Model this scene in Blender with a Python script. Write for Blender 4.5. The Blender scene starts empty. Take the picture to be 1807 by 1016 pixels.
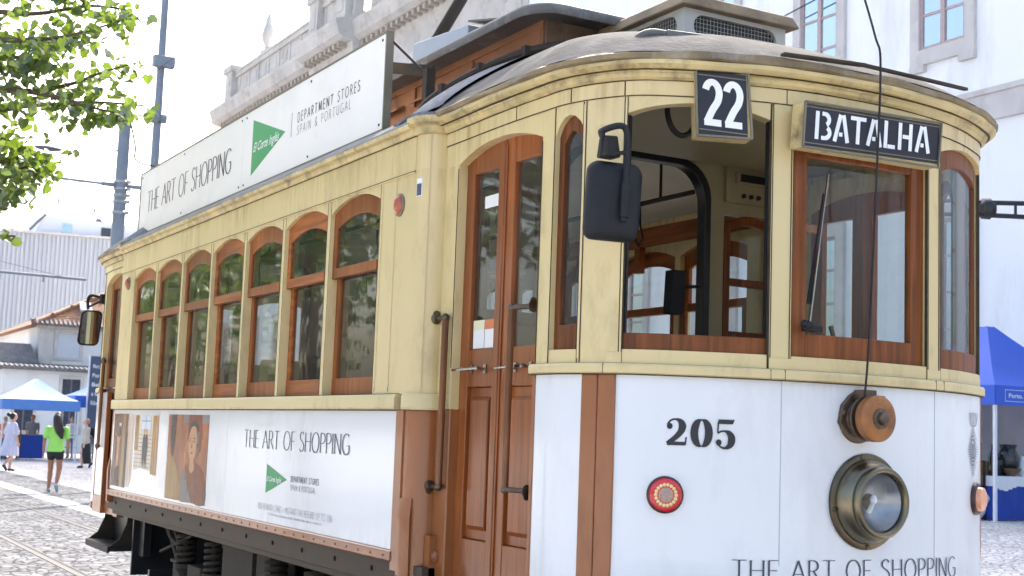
import bpy, math, random
import numpy as np
from mathutils import Vector, Matrix, noise as mnoise
R = math.radians
random.seed(7)
sc = bpy.context.scene
col = sc.collection

# ------------------------------------------------------------------ camera
cam = bpy.data.cameras.new("camera")
cam.sensor_width = 36.0
cam.lens = 36.0 * 2400 / 1807
cam.clip_start = 0.1
cam.clip_end = 3000
co = bpy.data.objects.new("camera", cam)
col.objects.link(co)
yaw, pit, rol = R(29.18), R(6.21), R(2.10)
fw = Vector((math.sin(yaw)*math.cos(pit), math.cos(yaw)*math.cos(pit), math.sin(pit)))
r0 = Vector((math.cos(yaw), -math.sin(yaw), 0)); u0 = r0.cross(fw)
rr = math.cos(rol)*r0 + math.sin(rol)*u0
uu = -math.sin(rol)*r0 + math.cos(rol)*u0
M = Matrix((rr, uu, -fw)).transposed().to_4x4()
M.translation = Vector((-3.87, -10.99, 1.59))
co.matrix_world = M
cam.dof.use_dof = True
cam.dof.focus_distance = 6.5
cam.dof.aperture_fstop = 7.0
sc.camera = co

# ------------------------------------------------------------------ light
SUN_EL, SUN_AZ = R(42), R(38)          # azimuth from +Y towards +X
world = bpy.data.worlds.new("World"); sc.world = world
world.use_nodes = True
nt = world.node_tree; nt.nodes.clear()
out = nt.nodes.new("ShaderNodeOutputWorld"); bg = nt.nodes.new("ShaderNodeBackground")
sky = nt.nodes.new("ShaderNodeTexSky"); sky.sky_type = 'NISHITA'; sky.sun_disc = False
sky.sun_elevation = SUN_EL; sky.sun_rotation = SUN_AZ
sky.air_density = 1.0; sky.dust_density = 6.5; sky.ozone_density = 1.0
bg.inputs[1].default_value = 0.15
nt.links.new(sky.outputs[0], bg.inputs[0]); nt.links.new(bg.outputs[0], out.inputs[0])
sun = bpy.data.lights.new("sun", 'SUN'); sun.energy = 2.1; sun.angle = R(0.5); sun.color = (1, .95, .86)
so = bpy.data.objects.new("sun", sun); col.objects.link(so)
sd = Vector((math.sin(SUN_AZ)*math.cos(SUN_EL), math.cos(SUN_AZ)*math.cos(SUN_EL), math.sin(SUN_EL)))
so.rotation_euler = sd.to_track_quat('Z', 'Y').to_euler()
so.location = sd*60
sc.view_settings.view_transform = 'Standard'; sc.view_settings.look = 'None'
sc.view_settings.gamma = 1; sc.view_settings.exposure = 1.98
sc.render.engine = 'CYCLES'
sc.cycles.max_bounces = 10; sc.cycles.transparent_max_bounces = 24
sc.cycles.glossy_bounces = 4; sc.cycles.diffuse_bounces = 4

# ------------------------------------------------------------------ materials
MAT = {}
def mat(name, c, rough=.5, metal=0., var=.12, vscale=6., bump=0., bscale=40., coat=0., dirt=None, dirt_amt=.0, dscale=3., stretch=(1, 1, 1), spec=.5, trans=0., rvar=.1):
    """procedural paint/metal/stone: base colour with noise variation, optional dirt patches, roughness variation and bump"""
    m = bpy.data.materials.new(name); m.use_nodes = True
    n = m.node_tree.nodes; l = m.node_tree.links
    b = n["Principled BSDF"]
    tc = n.new("ShaderNodeTexCoord"); mp = n.new("ShaderNodeMapping"); mp.inputs[3].default_value = stretch
    l.new(tc.outputs["Object"], mp.inputs[0])
    nz = n.new("ShaderNodeTexNoise"); nz.inputs["Scale"].default_value = vscale; nz.inputs["Detail"].default_value = 6
    l.new(mp.outputs[0], nz.inputs["Vector"])
    cr = n.new("ShaderNodeValToRGB")
    cr.color_ramp.elements[0].position = .3; cr.color_ramp.elements[1].position = .7
    cr.color_ramp.elements[0].color = (*[x*(1-var) for x in c], 1); cr.color_ramp.elements[1].color = (*[min(1, x*(1+var)) for x in c], 1)
    l.new(nz.outputs[0], cr.inputs[0])
    last = cr.outputs[0]
    if dirt:
        n2 = n.new("ShaderNodeTexNoise"); n2.inputs["Scale"].default_value = dscale; n2.inputs["Detail"].default_value = 9; n2.inputs["Roughness"].default_value = .7
        l.new(mp.outputs[0], n2.inputs["Vector"])
        r2 = n.new("ShaderNodeValToRGB"); r2.color_ramp.elements[0].position = .52; r2.color_ramp.elements[1].position = .75
        r2.color_ramp.elements[0].color = (0, 0, 0, 1); r2.color_ramp.elements[1].color = (dirt_amt,)*3+(1,)
        l.new(n2.outputs[0], r2.inputs[0])
        mx = n.new("ShaderNodeMix"); mx.data_type = 'RGBA'
        l.new(r2.outputs[0], mx.inputs[0]); l.new(last, mx.inputs[6]); mx.inputs[7].default_value = (*dirt, 1)
        last = mx.outputs[2]
    l.new(last, b.inputs["Base Color"])
    mr = n.new("ShaderNodeMapRange"); mr.inputs[3].default_value = max(.02, rough-rvar); mr.inputs[4].default_value = min(1, rough+rvar)
    l.new(nz.outputs[0], mr.inputs[0]); l.new(mr.outputs[0], b.inputs["Roughness"])
    b.inputs["Metallic"].default_value = metal
    b.inputs["Coat Weight"].default_value = coat; b.inputs["Coat Roughness"].default_value = .08
    b.inputs["Specular IOR Level"].default_value = spec
    if bump:
        n3 = n.new("ShaderNodeTexNoise"); n3.inputs["Scale"].default_value = bscale; n3.inputs["Detail"].default_value = 4
        l.new(mp.outputs[0], n3.inputs["Vector"])
        bp = n.new("ShaderNodeBump"); bp.inputs["Strength"].default_value = bump; bp.inputs["Distance"].default_value = .01
        l.new(n3.outputs[0], bp.inputs["Height"]); l.new(bp.outputs[0], b.inputs["Normal"])
    MAT[name] = m
    return m

def wood(name, c1, c2, rough=.3, coat=.35, axis=2, scale=1.0):
    m = bpy.data.materials.new(name); m.use_nodes = True
    n = m.node_tree.nodes; l = m.node_tree.links; b = n["Principled BSDF"]
    tc = n.new("ShaderNodeTexCoord"); mp = n.new("ShaderNodeMapping")
    s = [22*scale]*3; s[axis] = 1.3*scale; mp.inputs[3].default_value = s
    l.new(tc.outputs["Object"], mp.inputs[0])
    nz = n.new("ShaderNodeTexNoise"); nz.inputs["Scale"].default_value = 1.6; nz.inputs["Detail"].default_value = 8; nz.inputs["Distortion"].default_value = .5
    l.new(mp.outputs[0], nz.inputs["Vector"])
    cr = n.new("ShaderNodeValToRGB"); cr.color_ramp.elements[0].position = .35; cr.color_ramp.elements[1].position = .68
    cr.color_ramp.elements[0].color = (*c1, 1); cr.color_ramp.elements[1].color = (*c2, 1)
    l.new(nz.outputs[0], cr.inputs[0])
    # faded, weathered patches
    n2 = n.new("ShaderNodeTexNoise"); n2.inputs["Scale"].default_value = 2.3; n2.inputs["Detail"].default_value = 6
    l.new(tc.outputs["Object"], n2.inputs["Vector"])
    mr = n.new("ShaderNodeMapRange"); mr.inputs[1].default_value = .3; mr.inputs[2].default_value = .7; mr.inputs[3].default_value = .8; mr.inputs[4].default_value = 1.2
    l.new(n2.outputs[0], mr.inputs[0])
    oi = n.new("ShaderNodeObjectInfo"); m3 = n.new("ShaderNodeMapRange"); m3.inputs[3].default_value = .78; m3.inputs[4].default_value = 1.18; l.new(oi.outputs["Random"], m3.inputs[0])
    mm = n.new("ShaderNodeMath"); mm.operation = 'MULTIPLY'; l.new(mr.outputs[0], mm.inputs[0]); l.new(m3.outputs[0], mm.inputs[1])
    mx = n.new("ShaderNodeVectorMath"); mx.operation = 'SCALE'; l.new(cr.outputs[0], mx.inputs[0]); l.new(mm.outputs[0], mx.inputs[3])
    l.new(mx.outputs[0], b.inputs["Base Color"])
    b.inputs["Specular IOR Level"].default_value = .22; b.inputs["Roughness"].default_value = rough; b.inputs["Coat Weight"].default_value = coat; b.inputs["Coat Roughness"].default_value = .12
    bp = n.new("ShaderNodeBump"); bp.inputs["Strength"].default_value = .12; bp.inputs["Distance"].default_value = .004
    l.new(nz.outputs[0], bp.inputs["Height"]); l.new(bp.outputs[0], b.inputs["Normal"])
    MAT[name] = m; return m

def glass(name, tint=(.72, .76, .74), base=.05, rough=.03, dust=.04):
    m = bpy.data.materials.new(name); m.use_nodes = True
    n = m.node_tree.nodes; l = m.node_tree.links; n.remove(n["Principled BSDF"]); o = n["Material Output"]
    t = n.new("ShaderNodeBsdfTransparent"); t.inputs[0].default_value = (*tint, 1)
    g = n.new("ShaderNodeBsdfGlossy"); g.inputs[1].default_value = rough
    d = n.new("ShaderNodeBsdfDiffuse"); d.inputs[0].default_value = (.5, .5, .46, 1)
    lw = n.new("ShaderNodeLayerWeight"); lw.inputs[0].default_value = .5
    pw = n.new("ShaderNodeMath"); pw.operation = 'POWER'; pw.inputs[1].default_value = 4.0
    l.new(lw.outputs["Facing"], pw.inputs[0])
    ma = n.new("ShaderNodeMath"); ma.operation = 'MULTIPLY_ADD'; ma.inputs[1].default_value = .9; ma.inputs[2].default_value = base
    l.new(pw.outputs[0], ma.inputs[0])
    nz = n.new("ShaderNodeTexNoise"); nz.inputs["Scale"].default_value = 3.5; nz.inputs["Detail"].default_value = 7
    tc = n.new("ShaderNodeTexCoord"); l.new(tc.outputs["Object"], nz.inputs["Vector"])
    mr = n.new("ShaderNodeMapRange"); mr.inputs[1].default_value = .35; mr.inputs[2].default_value = .8; mr.inputs[3].default_value = dust*.4; mr.inputs[4].default_value = dust*2.2
    l.new(nz.outputs[0], mr.inputs[0])
    bp = n.new("ShaderNodeBump"); bp.inputs["Strength"].default_value = .05; bp.inputs["Distance"].default_value = .02
    n2 = n.new("ShaderNodeTexNoise"); n2.inputs["Scale"].default_value = 5; l.new(tc.outputs["Object"], n2.inputs["Vector"])
    l.new(n2.outputs[0], bp.inputs["Height"]); l.new(bp.outputs[0], g.inputs["Normal"])
    m1 = n.new("ShaderNodeMixShader"); l.new(mr.outputs[0], m1.inputs[0]); l.new(t.outputs[0], m1.inputs[1]); l.new(d.outputs[0], m1.inputs[2])
    m2 = n.new("ShaderNodeMixShader"); l.new(ma.outputs[0], m2.inputs[0]); l.new(m1.outputs[0], m2.inputs[1]); l.new(g.outputs[0], m2.inputs[2])
    l.new(m2.outputs[0], o.inputs[0])
    MAT[name] = m; return m

def emit(name, c, s):
    m = bpy.data.materials.new(name); m.use_nodes = True
    b = m.node_tree.nodes["Principled BSDF"]; b.inputs["Base Color"].default_value = (*c, 1)
    b.inputs["Emission Color"].default_value = (*c, 1); b.inputs["Emission Strength"].default_value = s
    MAT[name] = m; return m

def leafmat(name, c, c2, tr=(.30, .42, .03)):
    m = bpy.data.materials.new(name); m.use_nodes = True
    n = m.node_tree.nodes; l = m.node_tree.links; n.remove(n["Principled BSDF"]); o = n["Material Output"]
    oi = n.new("ShaderNodeNewGeometry")
    cr = n.new("ShaderNodeValToRGB"); cr.color_ramp.elements[0].color = (*c, 1); cr.color_ramp.elements[1].color = (*c2, 1)
    l.new(oi.outputs["Random Per Island"], cr.inputs[0])
    d = n.new("ShaderNodeBsdfDiffuse"); l.new(cr.outputs[0], d.inputs[0])
    t = n.new("ShaderNodeBsdfTranslucent"); t.inputs[0].default_value = (*tr, 1)
    g = n.new("ShaderNodeBsdfGlossy"); g.inputs[1].default_value = .35; g.inputs[0].default_value = (.9, .95, 1, 1)
    m1 = n.new("ShaderNodeMixShader"); m1.inputs[0].default_value = .5; l.new(d.outputs[0], m1.inputs[1]); l.new(t.outputs[0], m1.inputs[2])
    m2 = n.new("ShaderNodeMixShader"); m2.inputs[0].default_value = .10; l.new(m1.outputs[0], m2.inputs[1]); l.new(g.outputs[0], m2.inputs[2])
    l.new(m2.outputs[0], o.inputs[0]); MAT[name] = m; return m

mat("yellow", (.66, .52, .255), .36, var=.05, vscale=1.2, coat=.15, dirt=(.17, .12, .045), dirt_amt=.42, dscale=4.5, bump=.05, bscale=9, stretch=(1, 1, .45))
mat("yellow_dirty", (.58, .455, .215), .5, var=.2, vscale=5, dirt=(.07, .045, .02), dirt_amt=.95, dscale=6, bump=.18, bscale=30)
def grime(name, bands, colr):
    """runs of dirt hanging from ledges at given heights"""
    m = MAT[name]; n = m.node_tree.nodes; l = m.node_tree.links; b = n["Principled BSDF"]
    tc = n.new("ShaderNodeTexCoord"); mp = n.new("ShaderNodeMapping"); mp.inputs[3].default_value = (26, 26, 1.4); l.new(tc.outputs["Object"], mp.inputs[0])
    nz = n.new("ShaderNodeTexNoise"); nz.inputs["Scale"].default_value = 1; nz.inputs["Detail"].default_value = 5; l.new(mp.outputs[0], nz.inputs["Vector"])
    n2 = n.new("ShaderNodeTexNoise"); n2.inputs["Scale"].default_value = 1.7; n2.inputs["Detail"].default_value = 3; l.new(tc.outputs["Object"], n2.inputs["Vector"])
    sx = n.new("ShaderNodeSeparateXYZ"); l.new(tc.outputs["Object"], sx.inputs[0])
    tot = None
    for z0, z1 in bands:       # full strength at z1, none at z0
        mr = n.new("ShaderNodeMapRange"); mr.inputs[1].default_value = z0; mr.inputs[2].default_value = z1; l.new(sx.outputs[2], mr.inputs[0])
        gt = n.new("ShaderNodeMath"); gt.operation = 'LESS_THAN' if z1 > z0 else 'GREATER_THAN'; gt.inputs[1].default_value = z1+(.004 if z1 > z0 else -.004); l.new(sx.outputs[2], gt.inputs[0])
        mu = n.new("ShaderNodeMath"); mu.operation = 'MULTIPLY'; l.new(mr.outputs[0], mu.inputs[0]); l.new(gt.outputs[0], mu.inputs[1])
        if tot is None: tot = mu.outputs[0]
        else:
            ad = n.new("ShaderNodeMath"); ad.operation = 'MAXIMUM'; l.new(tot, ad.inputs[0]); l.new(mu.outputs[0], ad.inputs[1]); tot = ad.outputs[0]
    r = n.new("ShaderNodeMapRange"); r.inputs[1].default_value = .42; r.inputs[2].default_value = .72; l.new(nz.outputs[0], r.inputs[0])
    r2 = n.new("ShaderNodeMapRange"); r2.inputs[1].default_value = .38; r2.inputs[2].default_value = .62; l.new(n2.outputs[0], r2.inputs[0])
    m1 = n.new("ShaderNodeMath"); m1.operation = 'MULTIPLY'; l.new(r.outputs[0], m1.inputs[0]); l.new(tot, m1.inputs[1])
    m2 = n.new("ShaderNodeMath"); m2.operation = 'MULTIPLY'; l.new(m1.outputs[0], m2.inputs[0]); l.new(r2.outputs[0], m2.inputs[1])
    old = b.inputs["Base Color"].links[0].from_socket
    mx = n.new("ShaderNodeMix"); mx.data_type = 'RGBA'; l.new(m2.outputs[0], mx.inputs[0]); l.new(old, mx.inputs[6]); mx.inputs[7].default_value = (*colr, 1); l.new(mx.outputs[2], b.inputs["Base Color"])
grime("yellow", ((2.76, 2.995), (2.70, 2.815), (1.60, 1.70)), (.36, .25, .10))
grime("yellow_dirty", ((2.96, 3.03),), (.20, .14, .06))
mat("white_vinyl", (.78, .78, .77), .16, var=.02, vscale=1.2, coat=.4, bump=.35, bscale=1.5, rvar=.05, dirt=(.52, .49, .42), dirt_amt=.4, dscale=2.2, stretch=(1, 1, .4))
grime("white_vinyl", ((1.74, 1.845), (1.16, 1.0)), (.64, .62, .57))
mat("cream", (.30, .25, .14), .5, var=.08)
mat("ceiling", (.84, .80, .70), .5, var=.05)
mat("sign_board", (.84, .81, .755), .5, var=.03, vscale=1.0, dirt=(.5, .47, .4), dirt_amt=.3, dscale=1.5)
mat("brown_paint", (.29, .098, .028), .32, var=.14, vscale=2.5, coat=.3, dirt=(.11, .045, .02), dirt_amt=.7, dscale=5, bump=.06, bscale=18, stretch=(1, 1, .4))
wood("wood", (.20, .055, .012), (.34, .105, .024), rough=.42, coat=.08)
wood("wood_dark", (.12, .036, .010), (.235, .074, .019), rough=.42, coat=.08)
wood("wood_door", (.21, .056, .012), (.33, .095, .021), rough=.3, coat=.35)
wood("wood_flat", (.20, .055, .012), (.37, .115, .027), axis=1, rough=.42, coat=.08)
wood("wood_rail", (.12, .044, .016), (.27, .10, .036), rough=.3)
mat("monitor_brown", (.25, .105, .048), .6, var=.25, vscale=4, dirt=(.09, .05, .03), dirt_amt=.8, dscale=6)
mat("monitor_front", (.15, .10, .065), .7, var=.3, vscale=5, dirt=(.05, .04, .03), dirt_amt=.9, dscale=4)
mat("canvas", (.14, .155, .185), .85, spec=.1, var=.22, vscale=7, bump=.5, bscale=60, dirt=(.42, .42, .42), dirt_amt=.6, dscale=6)
mat("edge_brown", (.22, .165, .09), .7, var=.35, vscale=6, dirt=(.40, .38, .33), dirt_amt=.7, dscale=7, bump=.4, bscale=40)
mat("seam", (.045, .034, .016), .8, var=.4, vscale=20)
mat("canvas_dome", (.135, .13, .125), .95, var=.3, vscale=6, bump=.5, bscale=45, dirt=(.24, .235, .22), dirt_amt=.7, dscale=7, spec=.02)
mat("canvas_light", (.30, .295, .285), .9, spec=.1, var=.25, vscale=5, bump=.5, bscale=45, dirt=(.11, .10, .09), dirt_amt=.8, dscale=5)
mat("roof_grey", (.125, .122, .12), .55, var=.25, vscale=4, metal=.0, spec=.2, dirt=(.38, .38, .37), dirt_amt=.6, dscale=7)
mat("old_white", (.40, .40, .37), .5, var=.08, vscale=5, dirt=(.27, .23, .17), dirt_amt=.6, dscale=6)
mat("rust_cap", (.20, .15, .09), .75, var=.35, vscale=7, dirt=(.10, .05, .022), dirt_amt=1, dscale=5, bump=.2, bscale=30)
mat("box_grey", (.34, .38, .44), .5, var=.06)
mat("frame_metal", (.19, .165, .115), .5, metal=.3, var=.15)
mat("dark_iron", (.020, .017, .015), .6, metal=.3, var=.4, vscale=9, bump=.2)
mat("dusty_iron", (.038, .027, .017), .75, metal=.1, var=.35, vscale=8, bump=.3, dirt=(.03, .025, .02), dirt_amt=.9, dscale=5)
mat("sill_dark", (.062, .040, .023), .65, var=.3, vscale=6, dirt=(.05, .04, .03), dirt_amt=.8, dscale=4)
mat("black", (.012, .012, .014), .4, var=.1)
mat("black_plastic", (.013, .013, .016), .55, var=.3, vscale=14, bump=.08, spec=.3)
mat("sign_black", (.010, .009, .016), .4, var=.15)
mat("digit_white", (.82, .83, .82), .5, var=.03)
mat("ink", (.018, .018, .020), .5, var=.05)
mat("ink_soft", (.055, .06, .085), .5, var=.05)
mat("ink_faint", (.36, .36, .37), .6, var=.05)
mat("logo_green", (.018, .30, .085), .4, var=.05)
mat("brass", (.20, .17, .115), .30, metal=1., var=.25, vscale=5, dirt=(.10, .08, .05), dirt_amt=.6, dscale=6, rvar=.12)
mat("brass_dark", (.13, .105, .07), .38, metal=1., var=.3, vscale=8)
mat("chrome", (.36, .345, .32), .22, metal=1., var=.05)
mat("steel", (.36, .36, .36), .36, metal=1., var=.2, vscale=12)
mat("copper_paint", (.32, .13, .042), .5, metal=.3, var=.3, vscale=12, dirt=(.07, .045, .03), dirt_amt=.95, dscale=9)
mat("bronze_old", (.14, .10, .07), .5, metal=.7, var=.4, vscale=14, bump=.15)
mat("red_lens", (.60, .012, .02), .15, var=.1, coat=.6)
mat("dark_rim", (.05, .02, .015), .35, var=.2)
mat("orange_lens", (.40, .08, .025), .2, var=.12, coat=.5)
mat("pale_orange", (.80, .36, .20), .25, var=.1, coat=.4)
mat("lamp_brown", (.42, .28, .22), .4, var=.3, vscale=120)
mat("led_yellow", (.86, .74, .30), .3, var=.05)  # pale yellow of the LED ring itself, no emission
glass("window_glass", (.78, .80, .78), .02, .03, .022)
glass("front_glass", (.92, .94, .95), .025, .01, .004)
glass("lamp_glass", (.94, .96, .98), .04, .01, .006)
mat("mirror_glass", (.62, .66, .70), .03, metal=1., var=.05)
mat("seat_fabric", (.02, .02, .023), .6, var=.2)
mat("paper", (.75, .74, .70), .5, var=.04)
mat("sticker_orange", (.62, .18, .07), .45, var=.05)
mat("sticker_yellow", (.70, .66, .42), .45, var=.05)
mat("sticker_blue", (.05, .07, .13), .4, var=.1)
mat("mesh_wire", (.36, .34, .30), .5, metal=.5, var=.2)

# ------------------------------------------------------------------ mesh builder
class Plan:
    """a plan curve the tram body is swept along; s = arc length, outward = right of travel"""
    def __init__(s, pts, smooth=True, n=12):
        pts = [np.array(p, float) for p in pts]
        if smooth:
            o = []
            for i in range(len(pts)-1):
                p1, p2 = pts[i], pts[i+1]
                p0 = pts[i-1] if i else 2*p1-p2
                p3 = pts[i+2] if i+2 < len(pts) else 2*p2-p1
                d1 = np.linalg.norm(p2-p1); d0 = np.linalg.norm(p1-p0); d2 = np.linalg.norm(p3-p2)
                m1 = ((p1-p0)/d0*d1+(p2-p1)/d1*d0)/(d0+d1)*d1
                m2 = ((p2-p1)/d1*d2+(p3-p2)/d2*d1)/(d1+d2)*d1
                for k in range(n):
                    t = k/n
                    o.append((2*t**3-3*t*t+1)*p1+(t**3-2*t*t+t)*m1+(-2*t**3+3*t*t)*p2+(t**3-t*t)*m2)
            o.append(pts[-1]); pts = o
        s.p = np.array(pts)
        seg = np.linalg.norm(np.diff(s.p, axis=0), axis=1)
        s.s = np.concatenate([[0], np.cumsum(seg)]); s.L = s.s[-1]
        d = np.diff(s.p, axis=0)/seg[:, None]
        nn = np.stack([d[:, 1], -d[:, 0]], 1)
        vn = np.vstack([nn[:1], nn[:-1]+nn[1:], nn[-1:]])
        s.n = vn/np.linalg.norm(vn, axis=1)[:, None]
        s.mid = 0.
    def at(s, t, off=0.):
        t = t+s.mid
        i = int(np.clip(np.searchsorted(s.s, t)-1, 0, len(s.s)-2))
        w = (t-s.s[i])/(s.s[i+1]-s.s[i])
        n = s.n[i]*(1-min(max(w, 0), 1))+s.n[i+1]*min(max(w, 0), 1)
        return s.p[i]+(s.p[i+1]-s.p[i])*w+n*off

def lv(z, t): return z(t) if callable(z) else z

class MB:
    def __init__(s): s.v = []; s.f = []; s.m = []; s.cm = 0
    def face(s, ids): s.f.append(tuple(ids)); s.m.append(s.cm)
    def add(s, vs, fs):
        b = len(s.v); s.v += [tuple(float(c) for c in v) for v in vs]
        for f in fs: s.face([b+i for i in f])
        return s
    def hexa(s, p):
        """8 points: 4 bottom ccw, 4 top ccw"""
        return s.add(p, [(3, 2, 1, 0), (4, 5, 6, 7), (0, 1, 5, 4), (1, 2, 6, 5), (2, 3, 7, 6), (3, 0, 4, 7)])
    def box(s, x0, x1, y0, y1, z0, z1):
        return s.hexa([(x0, y0, z0), (x1, y0, z0), (x1, y1, z0), (x0, y1, z0), (x0, y0, z1), (x1, y0, z1), (x1, y1, z1), (x0, y1, z1)])
    def bar(s, a, b, w, h, up=(0, 0, 1)):
        a = Vector(a); b = Vector(b); d = (b-a).normalized(); up = Vector(up)
        x = d.cross(up)
        if x.length < 1e-4: x = d.cross(Vector((1, 0, 0)))
        x.normalize(); z = x.cross(d).normalized()
        p = []
        for c in (a, b):
            p.append([c-x*w/2-z*h/2, c+x*w/2-z*h/2, c+x*w/2+z*h/2, c-x*w/2+z*h/2])
        return s.hexa(p[0]+p[1])
    def tube(s, pts, r, n=8, cap=True, close=False):
        pts = [Vector(p) for p in pts]; k = len(pts)
        rs = r if isinstance(r, (list, tuple)) else [r]*k
        rings = []; px = None
        for i, p in enumerate(pts):
            a = pts[i-1] if (i or close) else p
            c = pts[(i+1) % k] if (i < k-1 or close) else p
            d = (c-a).normalized()
            if px is None:
                px = d.cross(Vector((0, 0, 1)))
                if px.length < .05: px = d.cross(Vector((1, 0, 0)))
            px = (px-d*px.dot(d)).normalized(); py = d.cross(px)
            b = len(s.v)
            for j in range(n):
                t = 2*math.pi*j/n
                s.v.append(tuple(p+px*math.cos(t)*rs[i]+py*math.sin(t)*rs[i]))
            rings.append(b)
        for i in range(k if close else k-1):
            a, b = rings[i], rings[(i+1) % k]
            for j in range(n): s.face((a+j, a+(j+1) % n, b+(j+1) % n, b+j))
        if cap and not close:
            s.face([rings[0]+j for j in range(n)][::-1]); s.face([rings[-1]+j for j in range(n)])
        return s
    def lathe(s, o, axis, prof, n=24, cap=True):
        """prof: (radius, distance along axis)"""
        o = Vector(o); ax = Vector(axis).normalized()
        x = ax.cross(Vector((0, 0, 1)))
        if x.length < .05: x = Vector((1, 0, 0))
        x.normalize(); y = ax.cross(x)
        rings = []
        for r, h in prof:
            b = len(s.v)
            if r < 1e-5: s.v.append(tuple(o+ax*h)); rings.append((b, 1))
            else:
                for j in range(n):
                    t = 2*math.pi*j/n; s.v.append(tuple(o+ax*h+x*math.cos(t)*r+y*math.sin(t)*r))
                rings.append((b, n))
        for (a, na), (b, nb) in zip(rings[:-1], rings[1:]):
            for j in range(n):
                k = (j+1) % n
                if na == 1 and nb == 1: continue
                if na == 1: s.face((a, b+k, b+j))
                elif nb == 1: s.face((a+j, a+k, b))
                else: s.face((a+j, a+k, b+k, b+j))
        if cap and rings[0][1] > 1: s.face([rings[0][0]+j for j in range(n)][::-1])
        if cap and rings[-1][1] > 1: s.face([rings[-1][0]+j for j in range(n)])
        return s
    def strip(s, pl, a, b, zlo, zhi, o0, o1, step=.05):
        """solid wall piece along plan pl from a to b, between heights, offsets o0 (inner) to o1 (outer)"""
        n = max(1, int(math.ceil(abs(b-a)/step)))
        if not callable(zlo) and not callable(zhi) and getattr(pl, 'straight', False): n = 1
        base = len(s.v)
        for i in range(n+1):
            t = a+(b-a)*i/n
            z0, z1 = lv(zlo, t), lv(zhi, t)
            pi, po = pl.at(t, o0), pl.at(t, o1)
            s.v += [(pi[0], pi[1], z0), (po[0], po[1], z0), (po[0], po[1], z1), (pi[0], pi[1], z1)]
        for i in range(n):
            q = base+4*i; w = q+4
            s.face((q+1, w+1, w+2, q+2)[::-1]); s.face((q, q+3, w+3, w)[::-1])
            s.face((q+2, w+2, w+3, q+3)[::-1]); s.face((q, w, w+1, q+1)[::-1])
        s.face((base, base+1, base+2, base+3)[::-1]); e = base+4*n; s.face((e+3, e+2, e+1, e)[::-1])
        return s
    def sweep(s, pl, a, b, prof, step=.05, wob=0.):
        """closed profile of (offset, z) swept along the plan"""
        n = max(1, int(math.ceil(abs(b-a)/step))); k = len(prof); base = len(s.v)
        for i in range(n+1):
            t = a+(b-a)*i/n
            for j, (o, z) in enumerate(prof):
                w = wob*mnoise.noise((t*5, j*3.1, 0)) if wob else 0
                p = pl.at(t, o+w); s.v.append((p[0], p[1], z+w*.6))
        for i in range(n):
            for j in range(k):
                q = base+i*k; w = q+k; j2 = (j+1) % k
                s.face((q+j, q+j2, w+j2, w+j))
        s.face([base+j for j in range(k)][::-1]); s.face([base+n*k+j for j in range(k)])
        return s
    def prism(s, o, U, V, N, poly, d0, d1):
        """2-D polygon (u,v) at o spanned by U,V, extruded along N from d0 to d1"""
        o, U, V, N = map(Vector, (o, U, V, N)); k = len(poly); b = len(s.v)
        for d in (d0, d1):
            for u, v in poly: s.v.append(tuple(o+U*u+V*v+N*d))
        s.face([b+i for i in range(k)][::-1]); s.face([b+k+i for i in range(k)])
        for i in range(k):
            j = (i+1) % k; s.face((b+i, b+j, b+k+j, b+k+i))
        return s
    def ball(s, c, r, n=12, sc_=(1, 1, 1)):
        c = Vector(c); b = len(s.v); m = max(4, n//2)
        for i in range(m+1):
            th = math.pi*i/m
            for j in range(n):
                ph = 2*math.pi*j/n
                s.v.append((c.x+r*sc_[0]*math.sin(th)*math.cos(ph), c.y+r*sc_[1]*math.sin(th)*math.sin(ph), c.z+r*sc_[2]*math.cos(th)))
        for i in range(m):
            for j in range(n):
                k = (j+1) % n
                s.face((b+i*n+j, b+(i+1)*n+j, b+(i+1)*n+k, b+i*n+k))
        return s
    def mirror(s, mx=False, my=None, copy=False):
        """mirror in x and/or about y=my; copy keeps the original too"""
        src = s.v; n = len(src)
        nv = [(-x if mx else x, (2*my-y) if my is not None else y, z) for x, y, z in src]
        flip = bool(mx) != (my is not None)
        if copy:
            fs = list(zip(s.f, s.m)); s.v = src+nv
            for f, m in fs:
                g = [i+n for i in f]; s.f.append(tuple(g[::-1] if flip else g)); s.m.append(m)
        else:
            s.v = nv
            if flip: s.f = [f[::-1] for f in s.f]
        return s
    def build_split(s, name, mats, parent=None, **k):
        """one object per loose piece"""
        par = list(range(len(s.v)))
        def fd(i):
            while par[i] != i: par[i] = par[par[i]]; i = par[i]
            return i
        for f in s.f:
            for j in f[1:]: par[fd(j)] = fd(f[0])
        gr = {}
        for f in s.f: gr.setdefault(fd(f[0]), []).append(f)
        o = None
        for fs in gr.values():
            ids = sorted({i for f in fs for i in f}); mp = {i: q for q, i in enumerate(ids)}
            b = MB(); b.v = [s.v[i] for i in ids]; b.f = [tuple(mp[i] for i in f) for f in fs]; b.m = [0]*len(fs)
            o = b.build(name, mats, parent, **k)
        return o
    def build(s, name, mats, parent=None, smooth=True, bevel=0., ang=32, recalc=True, split=False):
        if split: return s.build_split(name, mats, parent, smooth=smooth, bevel=bevel, ang=ang, recalc=recalc)
        off = Vector((0, 0, 0)); p = parent
        while p: off += p.location; p = p.parent
        if parent is None and s.v:
            a = np.array(s.v); lo, hi = a.min(0), a.max(0)
            off = Vector(((lo[0]+hi[0])/2, (lo[1]+hi[1])/2, lo[2]))
        me = bpy.data.meshes.new(name)
        me.from_pydata([(x-off.x, y-off.y, z-off.z) for x, y, z in s.v], [], s.f)
        if isinstance(mats, str): mats = [mats]
        for m in mats: me.materials.append(MAT[m])
        if len(mats) > 1: me.polygons.foreach_set("material_index", [min(i, len(mats)-1) for i in s.m])
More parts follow.
